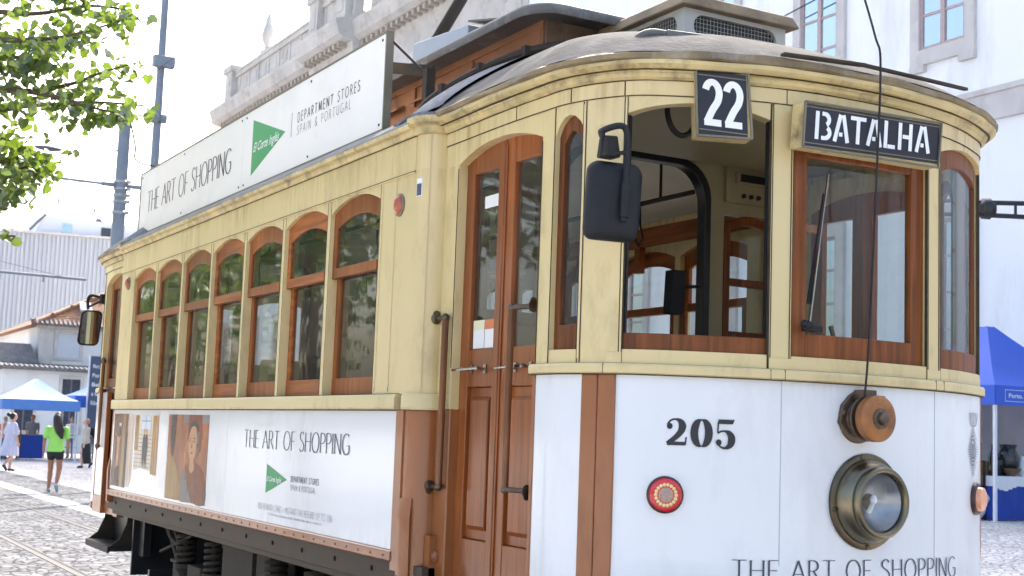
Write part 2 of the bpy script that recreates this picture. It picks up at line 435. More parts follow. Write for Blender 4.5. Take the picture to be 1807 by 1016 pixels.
        if recalc:
            import bmesh
            b = bmesh.new(); b.from_mesh(me); bmesh.ops.recalc_face_normals(b, faces=b.faces); b.to_mesh(me); b.free()
        if smooth:
            me.shade_smooth(); me.set_sharp_from_angle(angle=R(ang))
        me.update()
        o = bpy.data.objects.new(name, me); col.objects.link(o)
        if parent: o.parent = parent
        else: o.location = off
        if bevel:
            md = o.modifiers.new("bevel", 'BEVEL'); md.width = bevel; md.segments = 2; md.limit_method = 'ANGLE'; md.angle_limit = R(40); md.harden_normals = False
        return o

def tag(o, label=None, cat=None, group=None, kind=None):
    if label: o['label'] = label
    if cat: o['category'] = cat
    if group: o['group'] = group
    if kind: o['kind'] = kind
    return o
def thing(name, label, cat, loc=(0, 0, 0), group=None):
    o = bpy.data.objects.new(name, None); o.empty_display_size = .2; col.objects.link(o); o.location = loc
    return tag(o, label, cat, group)

# ------------------------------------------------------------------ lettering
def arc(cx, cy, rx, ry, a0, a1, n=16):
    return [(cx+rx*math.cos(R(a0+(a1-a0)*i/n)), cy+ry*math.sin(R(a0+(a1-a0)*i/n))) for i in range(n+1)]
def spl(pts, n=6):
    o = []
    for i in range(len(pts)-1):
        p0 = pts[max(i-1, 0)]; p1 = pts[i]; p2 = pts[i+1]; p3 = pts[min(i+2, len(pts)-1)]
        for k in range(n):
            t = k/n
            o.append(tuple(.5*(2*b+(-a+c)*t+(2*a-5*b+4*c-d)*t*t+(-a+3*b-3*c+d)*t**3) for a, b, c, d in zip(p0, p1, p2, p3)))
    return o+[pts[-1]]
GL = {
 'T': (.62, [[(0, 1), (.62, 1)], [(.31, 1), (.31, 0)]]),
 'H': (.66, [[(.06, 1), (.06, 0)], [(.60, 1), (.60, 0)], [(.06, .53), (.60, .53)]]),
 'E': (.48, [[(.06, 1), (.06, 0)], [(.06, 1), (.46, 1)], [(.06, .53), (.42, .53)], [(.06, 0), (.47, 0)]]),
 'F': (.46, [[(.06, 1), (.06, 0)], [(.06, 1), (.45, 1)], [(.06, .50), (.42, .50)]]),
 'A': (.66, [[(0, 0), (.33, 1)], [(.33, 1), (.66, 0)], [(.12, .36), (.54, .36)]]),
 'R': (.58, [[(.06, 1), (.06, 0)], [(.06, 1), (.24, 1)]+arc(.24, .755, .24, .245, 90, -90)+[(.06, .51)], [(.26, .51), (.58, 0)]]),
 'P': (.52, [[(.06, 1), (.06, 0)], [(.06, 1), (.24, 1)]+arc(.24, .74, .26, .26, 90, -90)+[(.06, .48)]]),
 'O': (.78, [arc(.39, .5, .36, .51, 90, 450, 40)]),
 'S': (.50, [spl([(.45, .88), (.36, .98), (.24, 1.01), (.10, .93), (.05, .78), (.12, .63), (.28, .52), (.42, .40), (.47, .24), (.40, .07), (.25, -.01), (.12, .02), (.02, .13)])]),
 'I': (.14, [[(.07, 1), (.07, 0)]]),
 'N': (.68, [[(.06, 1), (.06, 0)], [(.06, 1), (.62, 0)], [(.62, 1), (.62, 0)]]),
 'G': (.72, [arc(.40, .5, .36, .51, 48, 318, 30)+[(.68, .15), (.68, .44)], [(.44, .44), (.68, .44)]]),
 'D': (.68, [[(.06, 1), (.06, 0)], [(.06, 1), (.24, 1)]+arc(.24, .5, .40, .5, 90, -90, 24)+[(.06, 0)]]),
 'M': (.82, [[(.06, 0), (.12, 1)], [(.12, 1), (.41, .1)], [(.41, .1), (.70, 1)], [(.70, 1), (.76, 0)]]),
 'U': (.66, [[(.06, 1), (.06, .3)]+arc(.33, .3, .27, .3, 180, 360)+[(.60, .3), (.60, 1)]]),
 'L': (.44, [[(.06, 1), (.06, 0)], [(.06, 0), (.43, 0)]]),
 'W': (.92, [[(.02, 1), (.24, 0)], [(.24, 0), (.46, 1)], [(.46, 1), (.68, 0)], [(.68, 0), (.90, 1)]]),
 'C': (.68, [arc(.40, .5, .36, .51, 48, 312, 30)]),
 'X': (.60, [[(.02, 1), (.58, 0)], [(.58, 1), (.02, 0)]]),
 '&': (.66, [spl([(.62, 0), (.40, .30), (.18, .66), (.16, .86), (.29, 1.0), (.42, .86), (.36, .66), (.12, .42), (.06, .22), (.18, 0), (.36, 0), (.52, .16), (.58, .42)])]),
 '1': (.34, [[(.04, .8), (.20, 1), (.20, 0)]]),
 '5': (.52, [[(.45, 1), (.12, 1), (.09, .55)]+spl([(.09, .55), (.25, .62), (.42, .50), (.46, .30), (.38, .08), (.22, -.01), (.04, .10)])]),
 '0': (.56, [arc(.28, .5, .24, .51, 90, 450, 32)]),
 '%': (.80, [arc(.18, .78, .15, .22, 90, 450, 16), arc(.62, .22, .15, .22, 90, 450, 16), [(.66, 1), (.14, 0)]]),
 '+': (.52, [[(.04, .45), (.48, .45)], [(.26, .68), (.26, .22)]]),
 ' ': (.34, []),
}
def text_width(t, xs, gap): return sum(GL[c][0]*xs+gap for c in t)-gap
def poly_stroke(mb, pts, wf, mp, off):
    """ribbon along 2-D points (already in metres), width wf(dx,dy); one sheet"""
    n = len(pts)
    q = [pts[0]]
    for p in pts[1:]:
        if math.hypot(p[0]-q[-1][0], p[1]-q[-1][1]) > 1e-6: q.append(p)
    pts = q; n = len(pts); b = len(mb.v)
    closed = math.hypot(pts[0][0]-pts[-1][0], pts[0][1]-pts[-1][1]) < 1e-5
    for i, p in enumerate(pts):
        a = pts[i-1] if i else (pts[-2] if closed else p)
        c = pts[i+1] if i < n-1 else (pts[1] if closed else p)
        dx, dy = c[0]-a[0], c[1]-a[1]; L = math.hypot(dx, dy) or 1
        dx /= L; dy /= L; w = wf(dx, dy, i/(n-1))/2
        mb.v.append(tuple(mp(p[0]-dy*w, p[1]+dx*w, off))); mb.v.append(tuple(mp(p[0]+dy*w, p[1]-dx*w, off)))
    for i in range(n-1):
        q = b+2*i; mb.face((q, q+1, q+3, q+2))
def stroke_text(mb, t, mp, u, v, h, thick, thin, width=None, gap=.12, shear=0., serif=0.):
    """t drawn from (u,v); mp maps (u,v,offset) to space; width fits the line horizontally"""
    xs = 1.
    if width: xs = (width/h-gap*(len(t)-1))/sum(GL[c][0] for c in t)
    off = 0.
    for c in t:
        w, st = GL[c]
        for s_ in st:
            sub = []
            for i, p in enumerate(s_):
                if i and len(s_) < 6:
                    a = s_[i-1]; k = 4
                    sub += [(a[0]+(p[0]-a[0])*j/k, a[1]+(p[1]-a[1])*j/k) for j in range(1, k)]
                sub.append(p)
            pts = [(u+(x*xs+shear*y)*h, v+y*h) for x, y in sub]
            if serif and len(s_) == 2 and s_[0][0] == s_[1][0]:
                for y in (0, 1):
                    if c in 'TI' or y == 0 or c in 'HRPENFD':
                        off += .00007; poly_stroke(mb, [(u+(s_[0][0]*xs-serif*(1 if c in 'HTIN' or y == 0 or y == 1 else 0))*h, v+y*h*(1-thin)+thin*.5*h), (u+(s_[0][0]*xs+serif)*h, v+y*h*(1-thin)+thin*.5*h)], lambda dx, dy, q: h*thin, mp, off)
            off += .00007
            poly_stroke(mb, pts, lambda dx, dy, q: h*(thin+(thick-thin)*abs(dy)), mp, off)
        u += (w*xs+gap)*h
    return u
def words(name, m, parent, t, mp, u, v, h, thick, thin, width, gap, serif=0.):
    """a line of lettering, one mesh per word"""
    xs = (width/h-gap*(len(t)-1))/sum(GL[c][0] for c in t)
    for w in t.split(' '):
        mb = MB(); stroke_text(mb, w, mp, u, v, h, thick, thin, width=(sum(GL[c][0] for c in w)*xs+gap*(len(w)-1))*h, gap=gap, serif=serif)
        mb.build(name, m, parent, smooth=False, recalc=False)
        u += (sum(GL[c][0] for c in w)*xs+gap*len(w)+GL[' '][0]*xs+gap)*h
def font_mesh(mb, t, mp, u, v, h, width=None, shear=0., space=1., bold=0., rot=0.):
    """built-in font lettering as flat faces"""
    cu = bpy.data.curves.new("t", 'FONT'); cu.body = t; cu.size = 1; cu.shear = shear; cu.space_character = space; cu.offset = bold
    cu.fill_mode = 'FRONT' if cu.dimensions == '2D' else cu.fill_mode
    cu.resolution_u = 3
    ob = bpy.data.objects.new("t", cu); col.objects.link(ob)
    me = ob.to_mesh(depsgraph=bpy.context.evaluated_depsgraph_get()) if False else None
    dg = bpy.context.evaluated_depsgraph_get(); me = ob.evaluated_get(dg).to_mesh()
    vs = [tuple(x.co) for x in me.vertices]; fs = [tuple(p.vertices) for p in me.polygons]
    ob.evaluated_get(dg).to_mesh_clear()
    bpy.data.objects.remove(ob); bpy.data.curves.remove(cu)
    if not vs: return
    x0 = min(a[0] for a in vs); x1 = max(a[0] for a in vs); caph = .72
    sy = h/caph; sx = width/(x1-x0) if width else sy
    b = len(mb.v); c, s = math.cos(rot), math.sin(rot)
    for x, y, z in vs:
        X_, Y_ = (x-x0)*sx, y*sy
        mb.v.append(tuple(mp(u+c*X_-s*Y_, v+s*X_+c*Y_, 0)))
    for f in fs: mb.face([b+i for i in f])
def planmap(pl, base): return lambda u, v, o: (*pl.at(u, base+o), v)
def flatmap(o, U, V, N):
    o, U, V, N = map(Vector, (o, U, V, N))
    return lambda u, v, d: o+U*u+V*v+N*d

# ------------------------------------------------------------------ the tram
YC = -2.405
tram = thing("tram", "old yellow and brown electric tram with white advert panels and a line 22 board", "tram", (0, YC, 0))
SL = Plan([(-1.2, .43), (-1.2, -5.24)], smooth=False); SL.straight = True      # s = .43 - y
HP = [(-1.10, -5.36), (-1.10, -6.22), (-1.085, -6.42), (-1.03, -6.57), (-.95, -6.69), (-.78, -6.795), (-.443, -6.92), (-.20, -6.958), (0, -6.966)]
FP = Plan(HP+[(-x, y) for x, y in HP[::-1][1:]]); FP.mid = FP.L/2              # s = 0 on the centre line
CN = Plan([(-1.2, -5.24), (-1.198, -5.285), (-1.175, -5.33), (-1.13, -5.355), (-1.06, -5.36)])
sY = lambda y: .43-y
ENDS = [(False, None), (True, None), (False, YC), (True, YC)]
def sides(fn, name, mats, parent=tram, **k):
    for mx in (False, True):
        mb = MB(); fn(mb); mb.mirror(mx); o = mb.build(name, mats, parent, **k)
        if not mx: first = o
    return first
def plat(fn, name, mats, parent=tram, **k):
    r = []
    for my in (None, YC):
        mb = MB(); fn(mb); mb.mirror(False, my); r.append(mb.build(name, mats, parent, **k))
    return r

# --- saloon side walls
WIN = [(.388+.705*k, .388+.705*k+.652) for k in range(7)]
def archf(a, b, zs, rise, p=2.0):
    m, h = (a+b)/2, (b-a)/2
    return lambda t: zs+rise*(1-min(1, abs((t-m)/h))**p)
def wall_fn(mb):
    edges = [(0, WIN[0][0])]+[(WIN[i][1], WIN[i+1][0]) for i in range(6)]+[(WIN[6][1], 5.67)]
    for a, b in edges: mb.strip(SL, a, b, 1.765, 2.815, -.085, 0)
    for a, b in WIN: mb.strip(SL, a, b, archf(a, b, 2.738, .062), 2.815, -.085, 0, step=.04)
    mb.strip(SL, 0, 5.67, 2.815, 2.99, -.085, -.006, step=9)
    cuts = [0, .388, 1.10, 2.56, 3.97, 5.2, 5.40, 5.67]
    for a, b in zip(cuts[:-1], cuts[1:]): mb.strip(SL, a+.0015, b-.0015, 2.8165, 2.99, -.006, .003, step=9)
    for a in (5.30, 5.46): mb.strip(SL, a, a+.004, 1.80, 2.8, 0, .0025, step=9)
    mb.sweep(SL, 0, 5.67, [(.0, 2.806), (.009, 2.809), (.009, 2.814), (.0, 2.8165)], step=9)
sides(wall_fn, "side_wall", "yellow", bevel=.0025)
def belt_fn(mb):
    mb.sweep(SL, -.02, 5.60, [(-.01, 1.692), (.024, 1.692), (.030, 1.70), (.030, 1.748), (.022, 1.765), (-.01, 1.768)], step=9)
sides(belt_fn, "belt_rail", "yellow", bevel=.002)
def corn_fn(mb):
    mb.sweep(SL, -.02, 5.67, [(-.02, 2.985), (.016, 2.985), (.022, 2.992), (.024, 3.010), (.045, 3.016), (.052, 3.026), (.050, 3.036), (-.02, 3.04)], step=.25, wob=.004)
sides(corn_fn, "cornice", "yellow_dirty")
def seam_fn(mb):
    mb.strip(SL, 0, 5.67, 2.8135, 2.8170, -.006, .0095, step=9); mb.strip(SL, -.02, 5.60, 1.7665, 1.7685, -.01, .012, step=9); mb.strip(SL, .0, 5.60, 1.6895, 1.6925, -.01, .0265, step=9); mb.strip(SL, 0, 5.67, 2.982, 2.9855, -.01, .008, step=9)
    for a, b in WIN:
        for t in (a-.004, b+.001): mb.strip(SL, t, t+.003, 1.77, 2.81, -.01, .0012, step=9)
    for t in (.386, 1.10, 2.56, 3.97, 5.2, 5.40): mb.strip(SL, t-.0018, t+.0018, 2.82, 2.98, -.01, .0012, step=9)
    for t in (5.30, 5.46): mb.strip(SL, t-.0025, t, 1.78, 2.80, -.01, .0012, step=9)
sides(seam_fn, "seam_line", "seam", smooth=False)
def lower_fn(mb):
    mb.strip(SL, -.03, 5.67, 1.0, 1.692, -.06, 0, step=9)
    mb.strip(SL, 5.59, 5.67, .955, 1.692, 0, .010, step=9)
    mb.sweep(SL, -.03, 5.60, [(-.02, .992), (.010, .992), (.016, 1.0), (.016, 1.038), (.008, 1.046), (-.02, 1.046)], step=9)
    for i in range(38):
        s_ = .05+i*.148; p = SL.at(s_, .016)
        mb.lathe((p[0], p[1], 1.018), (-1, 0, 0), [(.008, 0), (.006, .004), (0, .005)], 8)
lw = sides(lower_fn, "lower_panel", "brown_paint", bevel=.002)
def vin_fn(mb):
    for a, b in ((.015, 1.66), (1.665, 3.05), (3.053, 5.585)): mb.strip(SL, a, b, 1.048, 1.688, 0, .006, step=9)
vin = sides(vin_fn, "advert_panel", "white_vinyl", bevel=.001)

# advert pictures and words on the near side
SM = planmap(SL, .0075)
def patch(mb, pts, off=0.):
    b = len(mb.v)
    for u, v in pts: mb.v.append(tuple(SM(u, v, off)))
    mb.face([b+i for i in range(len(pts))])
def rect(u0, u1, v0, v1): return [(u0, v0), (u1, v0), (u1, v1), (u0, v1)]
mat("pic_brown", (0.124, 0.059, 0.031), .25, var=.5, vscale=3, stretch=(1, 3, .6), spec=.12)
mat("pic_gold", (0.310, 0.180, 0.056), .25, var=.4, vscale=3, stretch=(1, 3, .5), spec=.12)
mat("pic_orange", (0.310, 0.105, 0.034), .25, var=.5, vscale=3.5, stretch=(1, 1.4, .7), spec=.12, dirt=(.40, .21, .06), dirt_amt=.8, dscale=2.2)
mat("pic_skin", (0.508, 0.262, 0.131), .3, var=.2, vscale=5, spec=.12)
mat("pic_pale", (.66, .56, .44), .3, var=.2, vscale=6, stretch=(1, 6, .5), spec=.12)
mat("pic_rust", (0.186, 0.053, 0.017), .3, var=.35, vscale=4, stretch=(1, 2, .6), spec=.12)
mat("pic_dark", (.045, .035, .035), .3, var=.3, spec=.12)
mat("pic_grey", (.20, .17, .16), .3, var=.3, spec=.12)
mat("pic_sky", (.55, .62, .72), .3, var=.1, coat=.3)
L1 = MB(); mats1 = ["pic_brown", "pic_gold", "pic_pale", "pic_sky", "pic_dark", "pic_skin", "pic_grey"]
def cp(i, pts, off): L1.cm = i; patch(L1, pts, off)
cp(0, rect(.05, .52, 1.075, 1.655), 0)
cp(1, rect(.35, .44, 1.075, 1.655), .0006)
cp(4, rect(.44, .52, 1.075, 1.50), .0006)
cp(2, [(.52, 1.09), (.62, 1.085), (.70, 1.16), (.70, 1.65), (.52, 1.65)], 0)
for k in range(4): cp(5, rect(.545+.04*k, .551+.04*k, 1.12+.01*k, 1.645), .0006)
cp(5, spl([(.20, 1.20), (.25, 1.20), (.27, 1.42), (.30, 1.46), (.26, 1.50), (.20, 1.47), (.17, 1.49), (.19, 1.42)], 4), .0008)
cp(4, [(.14, 1.10), (.30, 1.085), (.26, 1.24), (.17, 1.22)], .001)
cp(4, arc(.25, 1.51, .035, .05, 0, 350, 14), .0009)
cp(2, rect(.23, .30, 1.555, 1.58), .001)
cp(0, spl([(.08, 1.30), (.15, 1.28), (.16, 1.42), (.12, 1.47), (.08, 1.42)], 4), .0008)
cp(1, rect(.74, .86, 1.38, 1.645), 0)
cp(2, [(.74, 1.22), (.95, 1.245), (1.20, 1.235), (1.40, 1.20), (1.40, 1.645), (.86, 1.645), (.86, 1.38), (.74, 1.38)], 0)
cp(1, rect(1.26, 1.42, 1.21, 1.645), .0006)
cp(5, rect(1.36, 1.42, 1.21, 1.645), .0009)
cp(3, rect(.94, 1.20, 1.54, 1.645), .0006)
cp(6, rect(.93, 1.21, 1.60, 1.606), .0009); cp(6, rect(1.06, 1.068, 1.54, 1.645), .0009)
for k in range(9): cp(6, rect(.74+.015*max(0, k-4)*2, 1.34-.01*k, 1.255+.03*k, 1.2585+.03*k), .0009)
for x in (1.03, 1.10):
    cp(4, spl([(x-.04, 1.40), (x-.035, 1.33), (x-.02, 1.26), (x+.0, 1.30), (x+.015, 1.24), (x+.03, 1.33), (x+.045, 1.42), (x+.03, 1.49), (x, 1.505), (x-.03, 1.48)], 4), .0013+.0003*(x > 1.05))
    cp(5, arc(x+.003, 1.525, .016, .022, 0, 350, 12), .0013)
o = L1.build("advert_picture", mats1, vin, smooth=False, recalc=False)
L2 = MB(); mats2 = ["pic_orange", "pic_dark", "pic_gold", "pic_skin", "pic_grey", "pic_brown", "pic_rust"]
def cq(i, pts, off): L2.cm = i; patch(L2, pts, off)
cq(0, rect(1.69, 2.66, 1.065, 1.655), 0)
cq(2, spl([(1.69, 1.07), (1.72, 1.30), (1.80, 1.38), (1.98, 1.26), (2.08, 1.07)], 5), .0005)
cq(1, spl([(1.76, 1.655), (1.77, 1.45), (1.83, 1.36), (1.88, 1.45), (1.90, 1.655)], 5), .0006)
cq(4, rect(2.06, 2.66, 1.60, 1.655), .0005)
cq(4, spl([(2.10, 1.06), (2.06, 1.24), (2.12, 1.28), (2.22, 1.20), (2.36, 1.066)], 5), .0006)
cq(6, spl([(2.20, 1.655), (2.19, 1.50), (2.24, 1.58), (2.36, 1.60), (2.46, 1.56), (2.47, 1.40), (2.52, 1.50), (2.50, 1.655)], 5), .0007)
cq(6, spl([(2.16, 1.30), (2.28, 1.33), (2.44, 1.33), (2.62, 1.25), (2.655, 1.08), (2.40, 1.07), (2.22, 1.20)], 5), .0008)
cq(3, spl([(2.22, 1.44), (2.23, 1.53), (2.28, 1.585), (2.36, 1.59), (2.41, 1.54), (2.41, 1.45), (2.39, 1.385), (2.36, 1.35), (2.38, 1.30), (2.33, 1.265), (2.27, 1.28), (2.265, 1.355), (2.235, 1.39)], 6), .0011)
cq(4, spl([(2.41, 1.56), (2.455, 1.52), (2.45, 1.42), (2.42, 1.38), (2.405, 1.45)], 4), .0012)
cq(1, spl([(2.215, 1.50), (2.225, 1.565), (2.28, 1.61), (2.37, 1.612), (2.43, 1.565), (2.43, 1.48), (2.415, 1.53), (2.36, 1.575), (2.28, 1.57), (2.235, 1.53)], 5), .0013)
for x in (2.255, 2.345): cq(1, arc(x, 1.475, .020, .006, 0, 350, 10), .0015); cq(5, rect(x-.025, x+.025, 1.492, 1.498), .0015)
cq(5, [(2.288, 1.43), (2.312, 1.43), (2.303, 1.47), (2.297, 1.47)], .0015)
cq(0, arc(2.30, 1.398, .028, .007, 0, 350, 12), .0015)
o2 = L2.build("advert_picture", mats2, vin, smooth=False, recalc=False)
words("lettering", "ink_soft", vin, "THE ART OF SHOPPING", SM, sY(-2.96), 1.466, .103, .105, .032, 1.655, .12, .075)
def logo(parent, mp, tri, txt, th, rot, tw):
    g = MB(); b = len(g.v); g.v += [tuple(mp(u, v, 0)) for u, v in tri]; g.face((b, b+1, b+2))
    g.build("logo_triangle", "logo_green", parent, smooth=False, recalc=False)
    w = MB(); m2 = lambda u, v, o: mp(u, v, .0009)
    font_mesh(w, "El Corte Inglés", m2, txt[0], txt[1], th, width=tw, shear=.45, rot=rot, bold=.012)
    w.build("logo_script", "digit_white", parent, smooth=False, recalc=False)
logo(vin, SM, [(sY(-3.395), 1.213), (sY(-3.74), 1.303), (sY(-3.395), 1.38)], (sY(-3.405), 1.282), .030, 0, .25)
words("lettering", "ink_soft", vin, "DEPARTMENT STORES", SM, sY(-3.80), 1.296, .030, .15, .13, .42, .3)
words("lettering", "ink_soft", vin, "SPAIN & PORTUGAL", SM, sY(-3.80), 1.250, .028, .10, .09, .38, .3)
words("lettering", "ink_faint", vin, "10% REWARD CARD + INSTANT TAX REFUND UP TO 15%", SM, sY(-3.275), 1.118, .034, .09, .08, 1.15, .12)
t3 = MB()
for k in range(30): patch(t3, rect(sY(-3.46)+k*.0277, sY(-3.46)+k*.0277+.006+.013*random.random(), 1.092, 1.102), .0005)
tag(t3.build("fine_print", "ink_faint", vin, smooth=False, recalc=False), kind="stuff")

# --- saloon windows: upper and lower wooden sashes
for mx in (False, True):
    for i, (a, b) in enumerate(WIN):
        w = MB()
        fr = archf(a, b, 2.738, .062); ga = archf(a+.045, b-.045, 2.655, .052)
        w.strip(SL, a, a+.045, 2.39, fr, -.050, -.020); w.strip(SL, b-.045, b, 2.39, fr, -.050, -.020)
        w.strip(SL, a+.045, b-.045, ga, fr, -.049, -.022, step=.035)
        w.strip(SL, a+.045, b-.045, 2.39, 2.442, -.049, -.012, step=9)
        w.strip(SL, a, a+.05, 1.86, 2.388, -.078, -.050, step=9); w.strip(SL, b-.05, b, 1.86, 2.388, -.078, -.050, step=9)
        w.strip(SL, a, b, 1.766, 1.86, -.079, -.048, step=9)
        w.mirror(mx); fo = w.build("side_window", ["wood_flat" if i % 2 else "wood"], tram, bevel=.003)
        g = MB(); g.strip(SL, a+.04, b-.04, 2.43, ga, -.034, -.030, step=.035); g.mirror(mx); g.build("upper_pane", "window_glass", fo)
        g = MB(); g.strip(SL, a+.045, b-.045, 1.85, 2.392, -.066, -.062, step=9); g.mirror(mx); g.build("lower_pane", "window_glass", fo)

# --- rounded saloon corners
for mx, my in ENDS:
    c = MB(); c.sweep(CN, 0, CN.L, [(-.05, 1.76), (0, 1.76), (0, 2.99), (-.05, 2.99)], step=.02)
    c.sweep(CN, -.0, CN.L, [(-.01, 1.692), (.026, 1.694), (.026, 1.755), (.018, 1.768), (-.01, 1.768)], step=.02)
    c.sweep(CN, .098, .103, [(0, 1.77), (.003, 1.77), (.003, 2.98), (0, 2.98)], step=.02)
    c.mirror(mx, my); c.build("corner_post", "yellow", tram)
    c = MB(); c.sweep(CN, 0, CN.L, [(-.05, .93), (.002, .93), (.002, 1.69), (-.05, 1.69)], step=.02)
    c.sweep(CN, .0, .085, [(0, .94), (.016, .94), (.022, 1.20), (.008, 1.29), (0, 1.29)], step=.02)
    c.box(-1.135, -1.06, -5.42, -5.365, .93, 1.13); c.lathe((-1.10, -5.42, 1.04), (0, -1, 0), [(.03, 0), (.03, .016), (.02, .022), (0, .024)], 6)
    c.mirror(mx, my); c.build("corner_guard", "brown_paint", tram)
    c = MB(); c.sweep(CN, -.01, CN.L-.03, [(-.02, 2.985), (.012, 2.985), (.02, 2.995), (.022, 3.02), (.045, 3.03), (.055, 3.048), (.055, 3.06), (.03, 3.072), (-.02, 3.074)], step=.02)
    c.mirror(mx, my); c.build("corner_cornice", "yellow_dirty", tram)
    c = MB(); pg = [tuple(CN.at(CN.L*i/8, .045)) for i in range(9)]+[(-.98, -5.40), (-.98, -5.0), (-1.22, -5.0)]
    c.prism((0, 0, 0), (1, 0, 0), (0, 1, 0), (0, 0, 1), pg, 3.040, 3.079); c.mirror(mx, my); c.build("corner_canvas", "canvas", tram)

# --- end platforms
SWA = archf(-1.394, -1.22, 2.80, .078, 2.2)
LWA = archf(-1.046, -.457, 2.852, .048, 2.0)
DRA = archf(-2.235, -1.49, 2.818, .062, 2.2)
def mir(f): return (lambda t: f(-t)) if callable(f) else f
def platw(mb):
    P = [(-2.374, -2.235, 1.70, 2.925), (-2.235, -1.49, DRA, 2.925), (-1.49, -1.394, 1.881, 2.925), (-1.394, -1.22, SWA, 2.925), (-1.394, -1.22, 1.881, 1.936),
         (-1.22, -1.046, 1.881, 2.925), (-1.046, -.457, LWA, 2.925), (-1.046, -.457, 1.881, 1.936), (-.457, -.371, 1.881, 2.925)]
    for a, b, z0, z1 in P:
        mb.strip(FP, a, b, z0, z1, -.06, 0, step=.03)
        mb.strip(FP, -b, -a, mir(z0), mir(z1), -.06, 0, step=.03)
    mb.strip(FP, -.371, .371, 1.881, 1.936, -.06, 0); mb.strip(FP, -.371, .371, 2.785, 2.925, -.06, 0)
    for a, b in ((-2.374, -1.70), (-1.697, -1.30), (-1.297, -1.05), (-1.047, -.40), (-.397, .397), (.40, 1.05), (1.053, 1.69), (1.693, 2.374)):
        mb.strip(FP, a, b, 2.926, 2.995, -.05, .004)
    for a, b in ((-1.232, -1.22), (-1.046, -1.036), (-.462, -.457), (-.371, -.366), (.366, .371), (.457, .462), (1.036, 1.046), (1.22, 1.232)):
        mb.strip(FP, a, b, 1.90, 2.91, 0, .003)
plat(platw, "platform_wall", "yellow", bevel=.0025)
def platb(mb):
    mb.sweep(FP, -1.505, 1.505, [(-.01, 1.841), (.018, 1.841), (.024, 1.846), (.024, 1.872), (.018, 1.881), (-.01, 1.885)])
    for a, b in ((-1.10, -1.035), (-.46, -.365), (.365, .46), (1.035, 1.10)): mb.strip(FP, a, b, 1.8815, 1.925, 0, .007)
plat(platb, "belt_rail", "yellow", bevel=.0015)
def platc(mb):
    mb.sweep(FP, -2.374, 2.374, [(-.03, 2.985), (.014, 2.985), (.026, 2.994), (.028, 3.008), (.034, 3.011), (.034, 3.017), (.058, 3.022), (.072, 3.035), (.070, 3.050), (-.03, 3.056)], wob=.004)
plat(platc, "cornice", "yellow_dirty")
def plate(mb):
    mb.sweep(FP, -2.374, 2.374, [(.0, 3.054), (.070, 3.051), (.080, 3.056), (.082, 3.072), (.074, 3.083), (.0, 3.090)], wob=.010)
plat(plate, "roof_edge", "edge_brown")
def plseam(mb):
    mb.strip(FP, -2.37, 2.37, 2.9225, 2.9255, -.01, .0052); mb.strip(FP, -1.505, 1.505, 1.8375, 1.8405, -.01, .0215); mb.strip(FP, -1.49, 1.49, 1.8805, 1.8825, -.01, .013)
    mb.strip(FP, -2.37, 2.37, 2.9825, 2.9855, -.01, .0095); mb.strip(FP, -2.37, 2.37, 3.0170, 3.0195, -.01, .0475)
    for a in (-1.70, -1.30, -1.05, -.40, .40, 1.05, 1.30, 1.70): mb.strip(FP, a-.0013, a+.0013, 2.927, 2.988, -.01, .0052, step=.01)
    for a in (-2.238, -1.488, -1.396, -1.218, -1.232, -1.048, -1.036, -.466, -.462, -.455, -.373, -.366): 
        for q in (a, -a): mb.strip(FP, q-.0014, q+.0014, 1.884, 2.92 if abs(a) < 1.4 else 2.80, -.01, .0036, step=.01)
    for a in (-.46, -.40, .46, .40, -1.10, 1.10): mb.strip(FP, a-.001, a+.001, 1.8425, 1.8795, -.01, .0248, step=.01)
plat(plseam, "seam_line", "seam", smooth=False)
fpan = []
def platl(mb):
    mb.sweep(FP, -1.053, 1.053, [(-.03, .80), (.075, .80), (.035, .90), (.010, 1.02), (.002, 1.16), (.002, 1.841), (-.03, 1.841)], step=.03)
fpan = plat(platl, "end_panel", "white_vinyl")
def plvs(mb):
    for a in (-.405, .42): mb.strip(FP, a, a+.0022, .95, 1.838, .001, .0032, step=.01)
plat(plvs, "vinyl_joint", "ink_faint", smooth=False, split=True)
def plats(mb):
    for sg in (-1, 1):
        a, b = sorted((sg*1.475, sg*1.20)); mb.strip(FP, a, b, .88, 1.841, -.03, .003, step=.03)
plat(plats, "side_panel", "white_vinyl", split=True)
k = MB(); k.strip(FP, -1.80, -1.476, .95, 1.841, -.022, .003, step=.05); k.mirror(False, YC); k.build("side_panel", "white_vinyl", tram)
k = MB(); k.strip(FP, -1.83, -1.803, .80, 1.841, -.03, .006, step=.05); k.strip(FP, -1.80, -1.476, .80, .947, -.03, .006, step=.05); k.mirror(False, YC); k.build("panel_trim", "brown_paint", tram)
def platp(mb):
    for sg in (-1, 1):
        for a, b, o in ((1.053, 1.125, .014), (1.128, 1.20, .010), (1.475, 1.50, .008)):
            p, q = sorted((sg*a, sg*b)); mb.strip(FP, p, q, .80, 1.841, -.04, o, step=.02)
        p, q = sorted((sg*2.235, sg*2.374)); mb.strip(FP, p, q, .80, 1.70, -.06, .0, step=.2)
        p, q = sorted((sg*1.50, sg*2.235)); mb.strip(FP, p, q, .80, .93, -.06, -.03, step=.2)
plat(platp, "pilaster", "brown_paint", bevel=.006, split=True)

